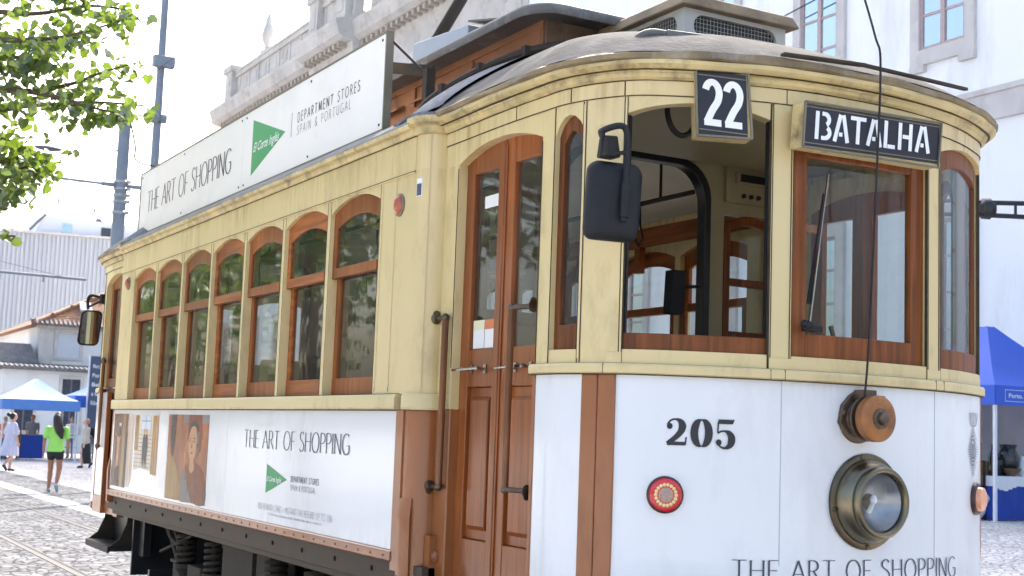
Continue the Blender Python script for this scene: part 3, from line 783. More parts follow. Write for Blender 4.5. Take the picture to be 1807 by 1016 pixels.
# doors: two leaves each side of each platform
DL = Plan([(-1.058, -5.36), (-1.058, -6.30)], smooth=False); DL.straight = True
DA = archf(.125, .885, 2.825, .062, 2.2)
for mx, my in ENDS:
    for lf, (a, b, ga, gb, zt) in enumerate(((.128, .505, .213, .440, 2.765), (.511, .885, .585, .822, 2.765))):
        d = MB(); gz = lambda t: min(zt, DA(t)-.085)
        d.strip(DL, a, ga, .93, DA, -.04, 0, step=.04); d.strip(DL, gb, b, .93, DA, -.04, 0, step=.04)
        d.strip(DL, ga, gb, gz, DA, -.038, -.002, step=.04)
        d.strip(DL, ga, gb, 1.80, 1.968, -.038, -.002, step=9); d.strip(DL, ga, gb, .93, 1.135, -.038, -.002, step=9)
        d.strip(DL, ga, gb, 1.135, 1.80, -.03, -.020, step=9)
        d.sweep(DL, ga+.03, gb-.03, [(-.02, 1.175), (-.004, 1.195), (-.004, 1.74), (-.02, 1.76)], step=9)
        d.strip(DL, (b-.012 if lf == 0 else a), (b if lf == 0 else a+.012), .93, 2.86, 0, .008, step=9)
        d.mirror(mx, my); do = d.build("door", "wood_door", tram, bevel=.004)
        g = MB(); g.strip(DL, ga-.005, gb+.005, 1.96, lambda t: gz(t)+.005, -.022, -.018, step=.04); g.mirror(mx, my); g.build("door_pane", "window_glass", do)
        h = MB(); y0, y1 = (.15, .40) if lf == 0 else (.55, .80)
        p0, p1 = DL.at(y0, .045), DL.at(y1, .045)
        h.tube([(p0[0], p0[1], 1.875), (p1[0], p1[1], 1.88)], [.005, .008], 8)
        for q in (y0+.1, y1-.02):
            p = DL.at(q, 0); h.tube([(p[0], p[1], 1.878), (p[0]-.045, p[1], 1.878)], .006, 8); h.box(p[0]-.005, p[0], p[1]-.012, p[1]+.012, 1.858, 1.898)
            h.ball((p[0]-.045, p[1], 1.878), .010, 8)
        h.mirror(mx, my); h.build("door_handle", "chrome", do)
        if lf == 0 and not mx and my is None:
            for k, (u0, mm) in enumerate(((.226, "sticker_yellow"), (.333, "sticker_orange"))):
                st = MB(); st.strip(DL, u0, u0+.102, 1.972, 2.098, -.017, -.0160, step=9); so_ = st.build("door_sticker", "paper", do, smooth=False)
                st = MB(); st.strip(DL, u0, u0+.102, 2.055, 2.098, -.016, -.0155, step=9); st.build("sticker_header", mm, do, smooth=False)
            st = MB(); st.strip(DL, .29, .42, 2.60, 2.655, -.017, -.016, step=9); st.build("paper_notice", "paper", do, smooth=False)

# narrow side windows, windscreens
def frame_window(a, b, z0, arch, stile, bot, top, name="windscreen", glassm="front_glass", glaz=True, zt=None):
    """framed window on the platform curve between a and b"""
    res = []
    for sg in (-1, 1) if a < -.4 else (1,):
        w = MB()
        A = arch; f = (lambda t: A(t)) if sg == 1 else (lambda t: A(-t))
        aa, bb = (a, b) if sg == 1 else (-b, -a)
        gz = archf(aa+stile, bb-stile, A((a+b)/2)-top-(.05 if b-a < .4 else .035), (.05 if b-a < .4 else .035), 2.0) if zt is None else (lambda t: zt)
        w.strip(FP, aa, aa+stile, z0, f, -.055, -.022, step=.03); w.strip(FP, bb-stile, bb, z0, f, -.055, -.022, step=.03)
        w.strip(FP, aa+stile, bb-stile, gz, f, -.054, -.024, step=.03)
        w.strip(FP, aa+stile, bb-stile, z0, z0+bot, -.054, -.020, step=.04)
        for my in (None, YC):
            w2 = MB(); w2.v = list(w.v); w2.f = list(w.f); w2.m = list(w.m); w2.mirror(False, my)
            fo = w2.build(name, "wood_dark", tram, bevel=.003)
            if glaz:
                g = MB(); g.strip(FP, aa+stile-.004, bb-stile+.004, z0+bot-.005, lambda t: gz(t)+.004, -.042, -.038, step=.03); g.mirror(False, my); g.build("pane", glassm, fo)
            res.append(fo)
    return res
frame_window(-1.394, -1.22, 1.936, SWA, .034, .10, .06, "quarter_window", "window_glass")
cw = frame_window(-.371, .371, 1.936, lambda t: 2.785, .085, .092, .03, "windscreen", zt=2.73)
# corner windscreens: near one is let down (open), the others glazed
for sg in (-1, 1):
    for my in (None, YC):
        open_ = sg == -1 and my is None
        w = MB(); f = LWA if sg == -1 else mir(LWA)
        aa, bb = (-1.046, -.457) if sg == -1 else (.457, 1.046)
        st = .03 if open_ else .06
        w.strip(FP, aa, bb, 1.936, 2.0 if open_ else 2.022, -.054, -.016, step=.04)
        if not open_:
            gz = archf(aa+st, bb-st, 2.78, .045)
            w.strip(FP, aa, aa+st, 2.022, f, -.055, -.022, step=.03); w.strip(FP, bb-st, bb, 2.022, f, -.055, -.022, step=.03)
            w.strip(FP, aa+st, bb-st, gz, f, -.054, -.024, step=.03)
        w.mirror(False, my); fo = w.build("corner_window", "wood_dark", tram, bevel=.003)
        if open_:
            r = MB(); r.strip(FP, bb-.009, bb, 2.0, f, -.045, -.022, step=.03); r.strip(FP, aa, aa+.012, 2.0, f, -.055, -.03, step=.03)
            r.build("window_channel", "black", fo, split=True)
        else:
            g = MB(); g.strip(FP, aa+st-.004, bb-st+.004, 2.016, lambda t: gz(t)+.004, -.042, -.038, step=.03); g.mirror(False, my); g.build("pane", "front_glass", fo)

# --- interior
I = MB(); I.box(-1.02, 1.02, -5.2, .39, .94, .985)
for my in (None, YC):
    k = MB(); poly = [FP.at(-2.37+4.74*i/60, -.07) for i in range(61)]
    k.prism((0, 0, 0), (1, 0, 0), (0, 1, 0), (0, 0, 1), [tuple(p) for p in poly], .90, .96); k.mirror(False, my)
    b = len(I.v); I.v += k.v; I.f += [tuple(i+b for i in f) for f in k.f]; I.m += k.m
I.build("floor", "sill_dark", tram, smooth=False)
for my in (None, YC):
    k = MB()
    for sg in (-1, 1):
        def bx(x0, x1, y0, y1, z0, z1): k.box(min(sg*x0, sg*x1), max(sg*x0, sg*x1), y0, y1, z0, z1)
        bx(.47, .56, -5.33, -5.27, .96, 3.06); bx(.90, 1.12, -5.33, -5.27, .96, 3.06)
        bx(.56, .90, -5.33, -5.27, .96, 2.12); bx(.56, .90, -5.33, -5.27, 2.80, 3.06)
    k.hexa([(-1.12, -5.33, 3.06), (1.12, -5.33, 3.06), (1.12, -5.27, 3.06), (-1.12, -5.27, 3.06), (-.70, -5.33, 3.27), (.70, -5.33, 3.27), (.70, -5.27, 3.27), (-.70, -5.27, 3.27)])
    k.mirror(False, my); bo = k.build("bulkhead", "cream", tram, smooth=False, bevel=.004)
    fr = MB()
    rr_ = .20; outl = [(.47, .96), (.47, 3.06-rr_)]+arc(.47-rr_, 3.06-rr_, rr_, rr_, 0, 90, 8)
    outl = outl+[(-x, z) for x, z in outl[::-1]]
    inl = [(x*(1-.040/.47), .96 if z < 1 else z-.035*(z-1)/2.06) for x, z in outl]
    n0 = len(outl)
    for d, nv in ((-5.335, 0), (-5.265, 1)):
        for q in (outl, inl):
            for x, z in q: fr.v.append((x, d, z))
    for i in range(n0-1):
        j = i+1
        fr.face((i, j, n0+j, n0+i)); fr.face((2*n0+i, 3*n0+i, 3*n0+j, 2*n0+j)); fr.face((i, 2*n0+i, 2*n0+j, j)); fr.face((n0+i, n0+j, 3*n0+j, 3*n0+i))
    # cream corners between the rounded frame and the square opening
    kk = MB()
    for sg in (-1, 1):
        pts = [(sg*.47, 3.06)]+[(sg*x, z) for x, z in arc(.47-rr_, 3.06-rr_, rr_, rr_, 0, 90, 8)]
        kk.prism((0, -5.33, 0), (1, 0, 0), (0, 0, 1), (0, 1, 0), pts if sg == 1 else pts[::-1], 0, .06)
    kk.mirror(False, my); kk.build("doorway_spandrel", "cream", bo, smooth=False, split=True)
    fr.mirror(False, my); fr.build("doorway_frame", "black", bo, bevel=.004)
    for sg in (-1, 1):
        wf = MB(); arcz = archf(.56, .90, 2.74, .06)
        BP = Plan([(sg*.56, -5.335), (sg*.90, -5.335)], smooth=False); BP.straight = True
        z2 = lambda t: 2.74+.06*(1-abs((t-.17)/.17)**2)
        wf.strip(BP, 0, .04, 2.12, z2, -.03, .0); wf.strip(BP, .30, .34, 2.12, z2, -.03, .0)
        wf.strip(BP, .04, .30, 2.12, 2.18, -.03, 0); wf.strip(BP, .04, .30, 2.42, 2.46, -.03, 0); wf.strip(BP, .04, .30, lambda t: z2(t)-.05, z2, -.03, 0, step=.03)
        wf.mirror(False, my); wo = wf.build("bulkhead_window", "wood_dark", bo, bevel=.003)
        g = MB(); g.strip(BP, .035, .305, 2.17, 2.75, -.018, -.014); g.mirror(False, my); g.build("pane", "front_glass", wo)
    if my is None:
        mbx = MB(); mbx.box(.55, .95, -5.36, -5.33, 2.86, 3.05); mbx.box(.60, .93, -5.385, -5.361, 2.96, 3.02)
        mbx.build("meter_box", "cream", bo, bevel=.004)
        mbx = MB(); mbx.box(.62, .91, -5.392, -5.386, 2.97, 3.01)
        for x in (.66, .71, .76): mbx.lathe((x, -5.36, 2.90), (0, -1, 0), [(.014, 0), (.012, .012), (0, .014)], 8)
        mbx.build("meter_face", "black", bo)
ce = MB()
for sg in (-1, 1):
    q = [(1.15, 3.0), (1.0, 3.06), (.78, 3.16), (.60, 3.26)]
    for (x0, z0), (x1, z1) in zip(q[:-1], q[1:]):
        p = [(sg*x0, -5.26, z0), (sg*x0, .45, z0), (sg*x1, .45, z1), (sg*x1, -5.26, z1)]
        ce.hexa(p+[(x, y, z+.015) for x, y, z in p])
    ce.box(min(sg*.572, sg*.555), max(sg*.572, sg*.555), -5.26, .45, 3.26, 3.585)
ce.box(-.572, .572, -5.26, .45, 3.585, 3.595)
ce.build("saloon_ceiling", "ceiling", tram)
for my in (None, YC):
    k = MB(); k.prism((0, 0, 0), (1, 0, 0), (0, 1, 0), (0, 0, 1), [tuple(FP.at(-2.3+4.6*i/60, -.065)) for i in range(61)], 3.03, 3.05)
    k.mirror(False, my); k.build("platform_ceiling", "cream", tram, smooth=False)
# inside wood rails, brackets and the dado under the windows
for mx in (False, True):
    k = MB(); k.box(-1.112, -1.10, -5.24, .43, 1.0, 1.75); k.box(-1.125, -1.085, -5.24, .43, 2.83, 2.95)
    for i in range(8): k.box(-1.115, -1.07, .39-i*.705+.06-.03, .39-i*.705+.06+.03, 2.66, 2.83)
    k.mirror(mx); k.build("inside_panelling", "wood_flat", tram, bevel=.004)
k = MB()
for sg in (-1, 1): k.tube([(sg*.45, -5.2, 2.92), (sg*.45, .4, 2.92)], .014, 8)
for sg in (-1, 1):
    for i in range(7):
        y = -4.9+i*.78; k.tube([(sg*.45, y, 2.92), (sg*.45, y, 3.2)], .008, 6)
        k.tube([(sg*.45, y+.2, 2.92), (sg*.45, y+.19, 2.80), (sg*.45, y+.16, 2.72), (sg*.45, y+.2, 2.68), (sg*.45, y+.24, 2.72), (sg*.45, y+.21, 2.80)], .007, 6)
k.build("hanging_straps", "dark_iron", tram)
for i in range(6):
    for sg in (-1, 1):
        k = MB(); y = -4.55+i*.82
        k.box(min(sg*.33, sg*1.05), max(sg*.33, sg*1.05), y-.20, y+.20, 1.36, 1.44)
        k.hexa([(min(sg*.33, sg*1.05), y+.18, 1.44), (max(sg*.33, sg*1.05), y+.18, 1.44), (max(sg*.33, sg*1.05), y+.23, 1.44), (min(sg*.33, sg*1.05), y+.23, 1.44),
                (min(sg*.36, sg*1.02), y+.26, 2.02), (max(sg*.36, sg*1.02), y+.26, 2.02), (max(sg*.36, sg*1.02), y+.30, 2.02), (min(sg*.36, sg*1.02), y+.30, 2.02)])
        k.box(min(sg*.4, sg*.98), max(sg*.4, sg*.98), y-.15, y+.15, .985, 1.36)
        k.build("seat", "seat_fabric", tram, bevel=.02)
k = MB(); k.lathe((-.42, -6.55, .96), (0, 0, 1), [(.13, 0), (.13, .85), (.15, .86), (.15, .93), (.05, .95), (.02, 1.0), (0, 1.0)], 20)
k.tube([(-.42, -6.55, 1.92), (-.30, -6.50, 1.95)], .014, 8); k.tube([(-.30, -6.50, 1.93), (-.30, -6.50, 2.05)], .014, 8)
k.lathe((.55, -6.50, .96), (0, 0, 1), [(.03, 0), (.03, 1.1), (0, 1.1)], 12); k.tube([(.55, -6.5, 2.03), (.35, -6.42, 2.03), (.33, -6.4, 2.13)], .012, 8)
k.build("controller", "brass_dark", tram)
k = MB(); k.tube(spl([(-.62, -6.45, 3.03), (-.625, -6.45, 2.95), (-.605, -6.46, 2.885), (-.56, -6.465, 2.86), (-.515, -6.47, 2.885), (-.495, -6.47, 2.95), (-.49, -6.47, 3.03)], 5), .012, 8); k.build("cable_loop", "black", tram)
k = MB(); k.hexa([(.075, -5.53, 2.22), (.165, -5.53, 2.22), (.165, -5.47, 2.22), (.075, -5.47, 2.22), (.085, -5.54, 2.44), (.165, -5.54, 2.44), (.165, -5.47, 2.44), (.085, -5.47, 2.44)]); k.tube([(.42, -5.33, 2.40), (.15, -5.48, 2.36)], .010, 6); k.build("inside_mirror", "black_plastic", tram, bevel=.015)

# --- roofs
def lathe_roof(y0, y1, mx):
    k = MB(); q = [(1.20, 3.03), (1.252, 3.036), (1.250, 3.046), (1.215, 3.072), (1.13, 3.126), (1.05, 3.172), (.95, 3.222), (.82, 3.282), (.70, 3.33), (.60, 3.35)]
    n = 16
    for i in range(n+1):
        y = y0+(y1-y0)*i/n
        for x, z in q: k.v.append((-x, y, z+.006*mnoise.noise((x*6, y*2, 0))))
    m = len(q)
    for i in range(n):
        for j in range(m-1):
            a = i*m+j; k.face((a, a+1, a+m+1, a+m))
    k.mirror(mx); return k
for mx in (False, True): lathe_roof(-5.25, .44, mx).build("saloon_roof", "canvas_light", tram)
def dome(mb):
    n, m = 80, 10
    for i in range(n+1):
        s_ = -2.374+4.748*i/n; p = FP.at(s_, .076)
        inner = np.array([p[0]*.42, -5.38+(p[1]+5.38)*.30])
        for j in range(m+1):
            t = j/m; x, y = p+(inner-p)*t
            z = 3.080+(.300)*(1-(1-t)**2.5)
            mb.v.append((x, y, z+.008*mnoise.noise((x*3, y*3, 1))*(0 < j)))
    for i in range(n):
        for j in range(m):
            a = i*(m+1)+j; mb.face((a, a+1, a+m+2, a+m+1))
    mb.face([i*(m+1)+m for i in range(n+1)])
plat(dome, "platform_roof", "canvas_dome", ang=60)
for mx, my in ENDS:      # blue-grey canvas hip where saloon roof meets platform roof, with its conduit
    k = MB(); n = 14
    a = [(-1.245, -5.20, 3.055), (-1.13, -5.235, 3.165), (-.98, -5.27, 3.275), (-.82, -5.32, 3.365), (-.62, -5.38, 3.43)]
    b = [(-1.165, -5.385, 3.105), (-1.09, -5.46, 3.185), (-.97, -5.55, 3.275), (-.82, -5.66, 3.355), (-.52, -5.80, 3.42)]
    c = [(-1.245, -5.04, 3.045), (-1.13, -5.04, 3.130), (-.98, -5.04, 3.215), (-.82, -5.04, 3.29), (-.62, -5.06, 3.36)]
    A, B, C = (spl(q, 4) for q in (a, b, c))
    for i in range(len(A)):
        k.v += [C[i], tuple((Vector(A[i])+Vector((0, 0, .012)))), B[i]]
    for i in range(len(A)-1):
        for j in range(2): q = i*3+j; k.face((q, q+1, q+4, q+3))
    k.mirror(mx, my); k.build("roof_hip", "canvas", tram, ang=70)
    k = MB(); k.tube(spl([(-1.04, -4.92, 3.19), (-1.03, -5.02, 3.235), (-.93, -5.16, 3.325), (-.76, -5.32, 3.425), (-.60, -5.52, 3.465), (-.42, -5.9, 3.43)], 5), .021, 8)
    for p in ((-.99, -5.08, 3.275), (-.86, -5.22, 3.37), (-.70, -5.39, 3.445)): k.box(p[0]-.03, p[0]+.03, p[1]-.02, p[1]+.02, p[2]-.05, p[2]+.025)
    k.mirror(mx, my); k.build("roof_conduit", "dusty_iron", tram)
# clerestory
for mx in (False, True):
    k = MB(); CL = Plan([(-.60, .56), (-.60, -5.37)], smooth=False); CL.straight = True
    k.strip(CL, 0, CL.L, 3.30, 3.66, -.02, 0, step=9)
    k.strip(CL, 0, CL.L, 3.33, 3.40, 0, .014, step=9); k.strip(CL, 0, CL.L, 3.59, 3.66, 0, .014, step=9)
    for i in range(9): k.strip(CL, .02+i*.72, .02+i*.72+.13, 3.40, 3.59, 0, .014, step=9)
    k.strip(CL, 5.50, 5.93, 3.40, 3.59, 0, .010, step=9)
    k.mirror(mx); co_ = k.build("clerestory_side", "monitor_brown", tram, bevel=.003)
    for i in range(7):
        k = MB(); u0, u1 = .15+i*.72, .74+i*.72
        k.strip(CL, u0, u1, 3.41, 3.470, .002, .014, step=9)
        k.hexa([(-.665, .56-u1, 3.475), (-.60, .56-u1, 3.505), (-.60, .56-u0, 3.505), (-.665, .56-u0, 3.475), (-.665, .56-u1, 3.487), (-.60, .56-u1, 3.517), (-.60, .56-u0, 3.517), (-.665, .56-u0, 3.487)])
        k.mirror(mx); k.build("vent_flap", "monitor_brown", co_)
for my in (None, YC):
    k = MB(); k.box(-.60, .60, -5.385, -5.355, 3.33, 3.66); k.box(-.52, .52, -5.395, -5.386, 3.42, 3.58); k.mirror(False, my); k.build("clerestory_end", "monitor_front", tram, bevel=.003)
RP = []
for t in arc(-.62, -5.42, .17, .17, 180, 270, 6): RP.append(t)
rp = [(-.79, YC)]+RP
rp = rp+[(-x, y) for x, y in rp[::-1]]
rp = rp+[(x, 2*YC-y) for x, y in rp[::-1][1:-1]]
k = MB(); nR = len(rp)
lev = [(.90, 3.625), (.97, 3.598), (.99, 3.594), (1.0, 3.604), (1.003, 3.625), (.995, 3.642), (.975, 3.650), (.80, 3.665), (.45, 3.678), (.12, 3.683)]
for f, z in lev:
    for x, y in rp:
        k.v.append((x*f, YC+(y-YC)*(1-(1-f)*.26) if f > .7 else YC+(y-YC)*(.93-(.8-f)*.35), z+.006*mnoise.noise((x*4, y*2, 2))))
for i in range(len(lev)-1):
    for j in range(nR): a, b = i*nR+j, i*nR+(j+1) % nR; k.face((a, b, b+nR, a+nR))
k.face([(len(lev)-1)*nR+j for j in range(nR)]); k.face([j for j in range(nR)][::-1])
k.build("clerestory_roof", "roof_grey", tram, ang=50)
# trolley base box, pole
k = MB(); k.hexa([(-.30, -3.94, 3.72), (.30, -3.94, 3.72), (.30, -3.17, 3.72), (-.30, -3.17, 3.72), (-.30, -3.94, 4.02), (.30, -3.94, 4.02), (.30, -3.17, 4.085), (-.30, -3.17, 4.085)]); k.build("trolley_housing", "box_grey", tram, bevel=.006)
k = MB(); k.hexa([(-.30, -4.40, 3.935), (.30, -4.40, 3.935), (.30, -3.94, 4.035), (-.30, -3.94, 4.035), (-.30, -4.40, 3.947), (.30, -4.40, 3.947), (.30, -3.94, 4.047), (-.30, -3.94, 4.047)])
k.box(-.27, .27, -4.16, -4.0, 3.72, 3.985); k.build("housing_hood", "roof_grey", tram)
k = MB(); k.tube([(0, -2.6, 4.05), (0, -2.9, 4.235), (0, -7.14, 6.62)], [.05, .042, .022], 10); k.tube([(0, -2.6, 3.78), (0, -2.6, 4.06)], .06, 10)
k.lathe((-.02, -7.17, 6.66), (1, 0, 0), [(.05, 0), (.05, .012), (.035, .02), (.05, .028), (.05, .04)], 14); k.build("trolley_pole", "dark_iron", tram)
# ventilator box on the platform roof
for my in (None, YC):
    k = MB(); x0, x1, y0, y1 = -.295, .30, -6.10, -5.52
    for z0, z1 in ((3.20, 3.425), (3.545, 3.575)): k.box(x0, x1, y0, y1, z0, z1)
    ov = lambda L: [(u, v) for u, v in arc(L-.11, .06, .055, .055, -90, 90, 8)+arc(.11, .06, .055, .055, 90, 270, 8)]
    for o, U, L in (((x0, y0, 3.425), (1, 0, 0), x1-x0), ((x0, y1, 3.425), (0, -1, 0), y1-y0), ((x1, y0, 3.425), (0, 1, 0), y1-y0), ((x1, y1, 3.425), (-1, 0, 0), x1-x0)):
        U = Vector(U); N = U.cross(Vector((0, 0, 1))); O = Vector(o)
        hole = ov(L); h = .12
        # ring between rectangle and oval hole, matched around
        outer = []
        for u, v in hole:
            du, dv = u-L/2, v-h/2; t = min((L/2)/max(abs(du), 1e-6), (h/2)/max(abs(dv), 1e-6)); outer.append((L/2+du*t, h/2+dv*t))
        m = len(hole); b = len(k.v)
        for q in (hole, outer):
            for u, v in q: k.v.append(tuple(O+U*u+Vector((0, 0, v))))
        for q in (hole,):
            for u, v in q: k.v.append(tuple(O+U*u+Vector((0, 0, v))-N*.02))
        for i in range(m):
            j = (i+1) % m; k.face((b+i, b+j, b+m+j, b+m+i)); k.face((b+i, b+2*m+i, b+2*m+j, b+j))
        for cu, cv in ((0, 0), (L, 0), (L, h), (0, h)):
            # fill the corner triangles
            near = sorted(range(m), key=lambda i: (outer[i][0]-cu)**2+(outer[i][1]-cv)**2)
            pu = [i for i in near if abs(outer[i][1]-cv) < 1e-6][:1]; pv = [i for i in near if abs(outer[i][0]-cu) < 1e-6][:1]
            if pu and pv:
                c = len(k.v); k.v.append(tuple(O+U*cu+Vector((0, 0, cv)))); k.face((c, b+m+pu[0], b+m+pv[0]))
    k.mirror(False, my); vo = k.build("ventilator_box", "old_white", tram, recalc=True)
    c = MB(); c.box(x0+.03, x1-.03, y0+.03, y1-.03, 3.426, 3.544); c.mirror(False, my); c.build("ventilator_inside", "black", vo)
    c = MB()
    for i in range(1, 30):
        x = x0+i*.02
        if x < x1-.02: c.tube([(x, y0+.012, 3.425), (x, y0+.012, 3.545)], .0016, 4); 
    for i in range(1, 6): c.tube([(x0+.02, y0+.012, 3.425+i*.02), (x1-.02, y0+.012, 3.425+i*.02)], .0016, 4)
    for i in range(1, 29):
        y = y0+i*.02; c.tube([(x0+.012, y, 3.425), (x0+.012, y, 3.545)], .0016, 4)
    for i in range(1, 6): c.tube([(x0+.012, y0+.02, 3.425+i*.02), (x0+.012, y1-.02, 3.425+i*.02)], .0016, 4)
    c.mirror(False, my); c.build("ventilator_mesh", "mesh_wire", vo)
    c = MB(); c.hexa([(x0-.045, y0-.05, 3.560), (x1+.05, y0-.05, 3.560), (x1+.05, y1+.13, 3.560), (x0-.045, y1+.13, 3.560), (x0-.02, y0-.025, 3.62), (x1+.025, y0-.025, 3.62), (x1+.025, y1+.10, 3.62), (x0-.02, y1+.10, 3.62)])
    c.mirror(False, my); c.build("ventilator_cap", "rust_cap", vo, bevel=.008)
    # low skylight hump with two bent pipe ends in front of the box
    c = MB(); c.hexa([(-.74, -6.60, 3.19), (-.55, -6.62, 3.21), (-.50, -6.42, 3.26), (-.70, -6.40, 3.24), (-.73, -6.585, 3.255), (-.56, -6.60, 3.262), (-.52, -6.44, 3.29), (-.69, -6.42, 3.28)])
    c.tube(spl([(-.87, -6.56, 3.15), (-.86, -6.56, 3.20), (-.80, -6.56, 3.235), (-.72, -6.56, 3.242)], 4), .017, 8)
    c.tube(spl([(-.56, -6.56, 3.245), (-.47, -6.56, 3.245), (-.42, -6.56, 3.225), (-.40, -6.56, 3.18)], 4), .017, 8)
    c.mirror(False, my); c.build("roof_step", "roof_grey", tram, bevel=.005)
    c = MB(); c.bar((-.48, -7.00, 3.098), (-.1, -7.045, 3.108), .03, .010); c.bar((-.1, -7.045, 3.108), (.36, -6.99, 3.125), .022, .010); c.bar((.36, -6.99, 3.125), (.60, -6.93, 3.145), .018, .012)
    c.mirror(False, my); c.build("loose_batten", "dusty_iron", tram)

# --- roof advertising board on the near side
SB = Plan([(-1.052, .585), (-1.052, -4.515)], smooth=False); SB.straight = True
b = MB(); sb = lambda y: .585-y
b.strip(SB, 0, sb(-2.167)-.002, 3.17, 3.69, 0, .016, step=9); b.strip(SB, sb(-2.167)+.002, 5.10, 3.17, 3.69, 0, .016, step=9)
board = b.build("roof_board", "sign_board", tram, bevel=.002)
b = MB(); b.strip(SB, -.012, 0, 3.158, 3.70, -.012, .022, step=9); b.strip(SB, 5.10, 5.112, 3.158, 3.70, -.022, .022, step=9); b.strip(SB, 0, 5.1, 3.158, 3.169, -.012, .022, step=9); b.strip(SB, 0, 5.1, 3.691, 3.70, -.006, .020, step=9)
b.build("board_edge", "frame_metal", board)
b = MB()
for u in (.04, 1.3, 2.70, 2.80, 4.0, 5.05):
    for z in (3.20, 3.66):
        p = SB.at(u, .016); b.lathe((p[0], p[1], z), (-1, 0, 0), [(.009, 0), (.006, .004), (0, .005)], 8)
b.build("board_bolt", "ink", board, split=True)
BM = planmap(SB, .0168)
words("lettering", "ink", board, "THE ART OF SHOPPING", BM, sb(.335), 3.335, .172, .10, .032, 2.255, .10, .06)
words("lettering", "ink", board, "DEPARTMENT STORES", BM, sb(-3.21), 3.446, .058, .115, .10, .97, .40)
b = MB()
b.strip(SB, sb(-3.106), sb(-3.106)+.004, 3.375, 3.525, .0162, .0172, step=9); b.build("logo_rule", "ink", board, smooth=False, recalc=False)
words("lettering", "ink_soft", board, "SPAIN & PORTUGAL", BM, sb(-3.21), 3.368, .055, .07, .06, .85, .40)
logo(board, BM, [(sb(-2.36), 3.241), (sb(-3.0), 3.428), (sb(-2.36), 3.62)], (sb(-2.39), 3.395), .062, 0, .50)
b = MB(); b.tube([(-1.05, -4.50, 3.67), (-.88, -4.69, 3.43)], .008, 6); b.bar((-.90, -4.70, 3.28), (-.90, -4.70, 3.48), .05, .05); b.bar((-1.05, -4.22, 3.58), (-.88, -4.70, 3.47), .012, .06)
for y in (-3.0, -1.2, .3): b.bar((-.90, y, 3.22), (-.90, y, 3.50), .04, .04); b.bar((-1.045, y, 3.5), (-.90, y, 3.49), .03, .03)
b.bar((-1.0, .56, 3.14), (-1.0, .56, 3.30), .02, .02); b.tube([(-1.04, .62, 3.10), (-1.04, .68, 3.10), (-1.04, .70, 3.22), (-1.0, .66, 3.27)], .012, 6)
b.build("board_bracket", "dusty_iron", board, split=True)

# --- destination boards
def sign_box(name, TL, TR, BL, BR, depth, fr=.008):
    TL, TR, BL, BR = (Vector(p) for p in (TL, TR, BL, BR))
    U = (TR-TL).normalized(); V = (TL-BL).normalized(); N = U.cross(V).normalized()
    k = MB(); bk = -N*depth
    k.hexa([BL+bk, BR+bk, BR-N*.006, BL-N*.006, TL+bk, TR+bk, TR-N*.006, TL-N*.006]); o = k.build(name, "yellow_dirty", tram, bevel=.004)
    k = MB(); W = (TR-TL).length; H = (TL-BL).length
    k.prism(BL, U, V, N, [(fr, fr), (W-fr, fr), (W-fr, H-fr), (fr, H-fr)], -.006, -.001); k.build("sign_face", "sign_black", o)
    k = MB()
    for p, q in ((BL, BR), (TL, TR), (BL, TL), (BR, TR)): k.bar(p+N*.002, q+N*.002, fr, fr*1.3, N)
    for z in (.10, .90): k.bar(BL+V*H*z+U*fr-N*.0015, BL+V*H*z+U*(W-fr)-N*.0015, .004, .004, N)
    k.build("sign_frame", "frame_metal", o)
    return o, flatmap(BL, U, V, N), W, H
o22, m22, W2, H2 = sign_box("route_board", (-.777, -6.839, 3.034), (-.588, -6.926, 3.019), (-.765, -6.844, 2.766), (-.570, -6.935, 2.762), .10)
k = MB()
GL['2'] = (.52, [arc(.26, .74, .20, .24, 165, -20, 16)+spl([(.447, .66), (.40, .54), (.25, .35), (.08, .07)], 5), [(.0, .07), (.50, .07)]])
stroke_text(k, "2", m22, .030, .045, .175, .155, .15, width=.070); stroke_text(k, "2", lambda u, v, o: m22(u, v, o+.0006), .112, .045, .175, .155, .15, width=.070)
k.build("digits", "digit_white", o22, smooth=False, recalc=False)
oB, mB_, WB, HB = sign_box("destination_board", (-.406, -7.05, 2.914), (.324, -7.05, 2.934), (-.417, -7.05, 2.735), (.305, -7.05, 2.745), .075, .007)
k = MB()
ST = {'B': [[(.10, 1), (.10, 0)], [(.26, .93), (.34, .93)]+arc(.34, .73, .17, .20, 90, -60, 12), [(.26, .07), (.36, .07)]+arc(.36, .27, .19, .20, -90, 60, 12)],
      'A': [[(.07, 0), (.25, .98)], [(.53, 0), (.35, .98)], [(.22, .27), (.34, .27)]],
      'T': [[(.0, .92), (.56, .92)], [(.28, .86), (.28, 0)]], 'L': [[(.10, 1), (.10, 0)], [(.18, .07), (.46, .07)]], 'H': [[(.10, 1), (.10, 0)], [(.50, 1), (.50, 0)], [(.20, .5), (.50, .5)]]}
u = .052; h = .112; off = 0
for c in "BATALHA":
    for s_ in ST[c]:
        off += .0001; poly_stroke(k, [(u+x*h*1.30, .036+.008*(u/.7)+y*h) for x, y in s_], lambda dx, dy, q: h*.17 if abs(dy) > .3 else h*.145, mB_, off)
    u += {'B': .098, 'A': .091, 'T': .086, 'L': .079, 'H': .099}[c]*.98
k.build("letters", "digit_white", oB, smooth=False, recalc=False)

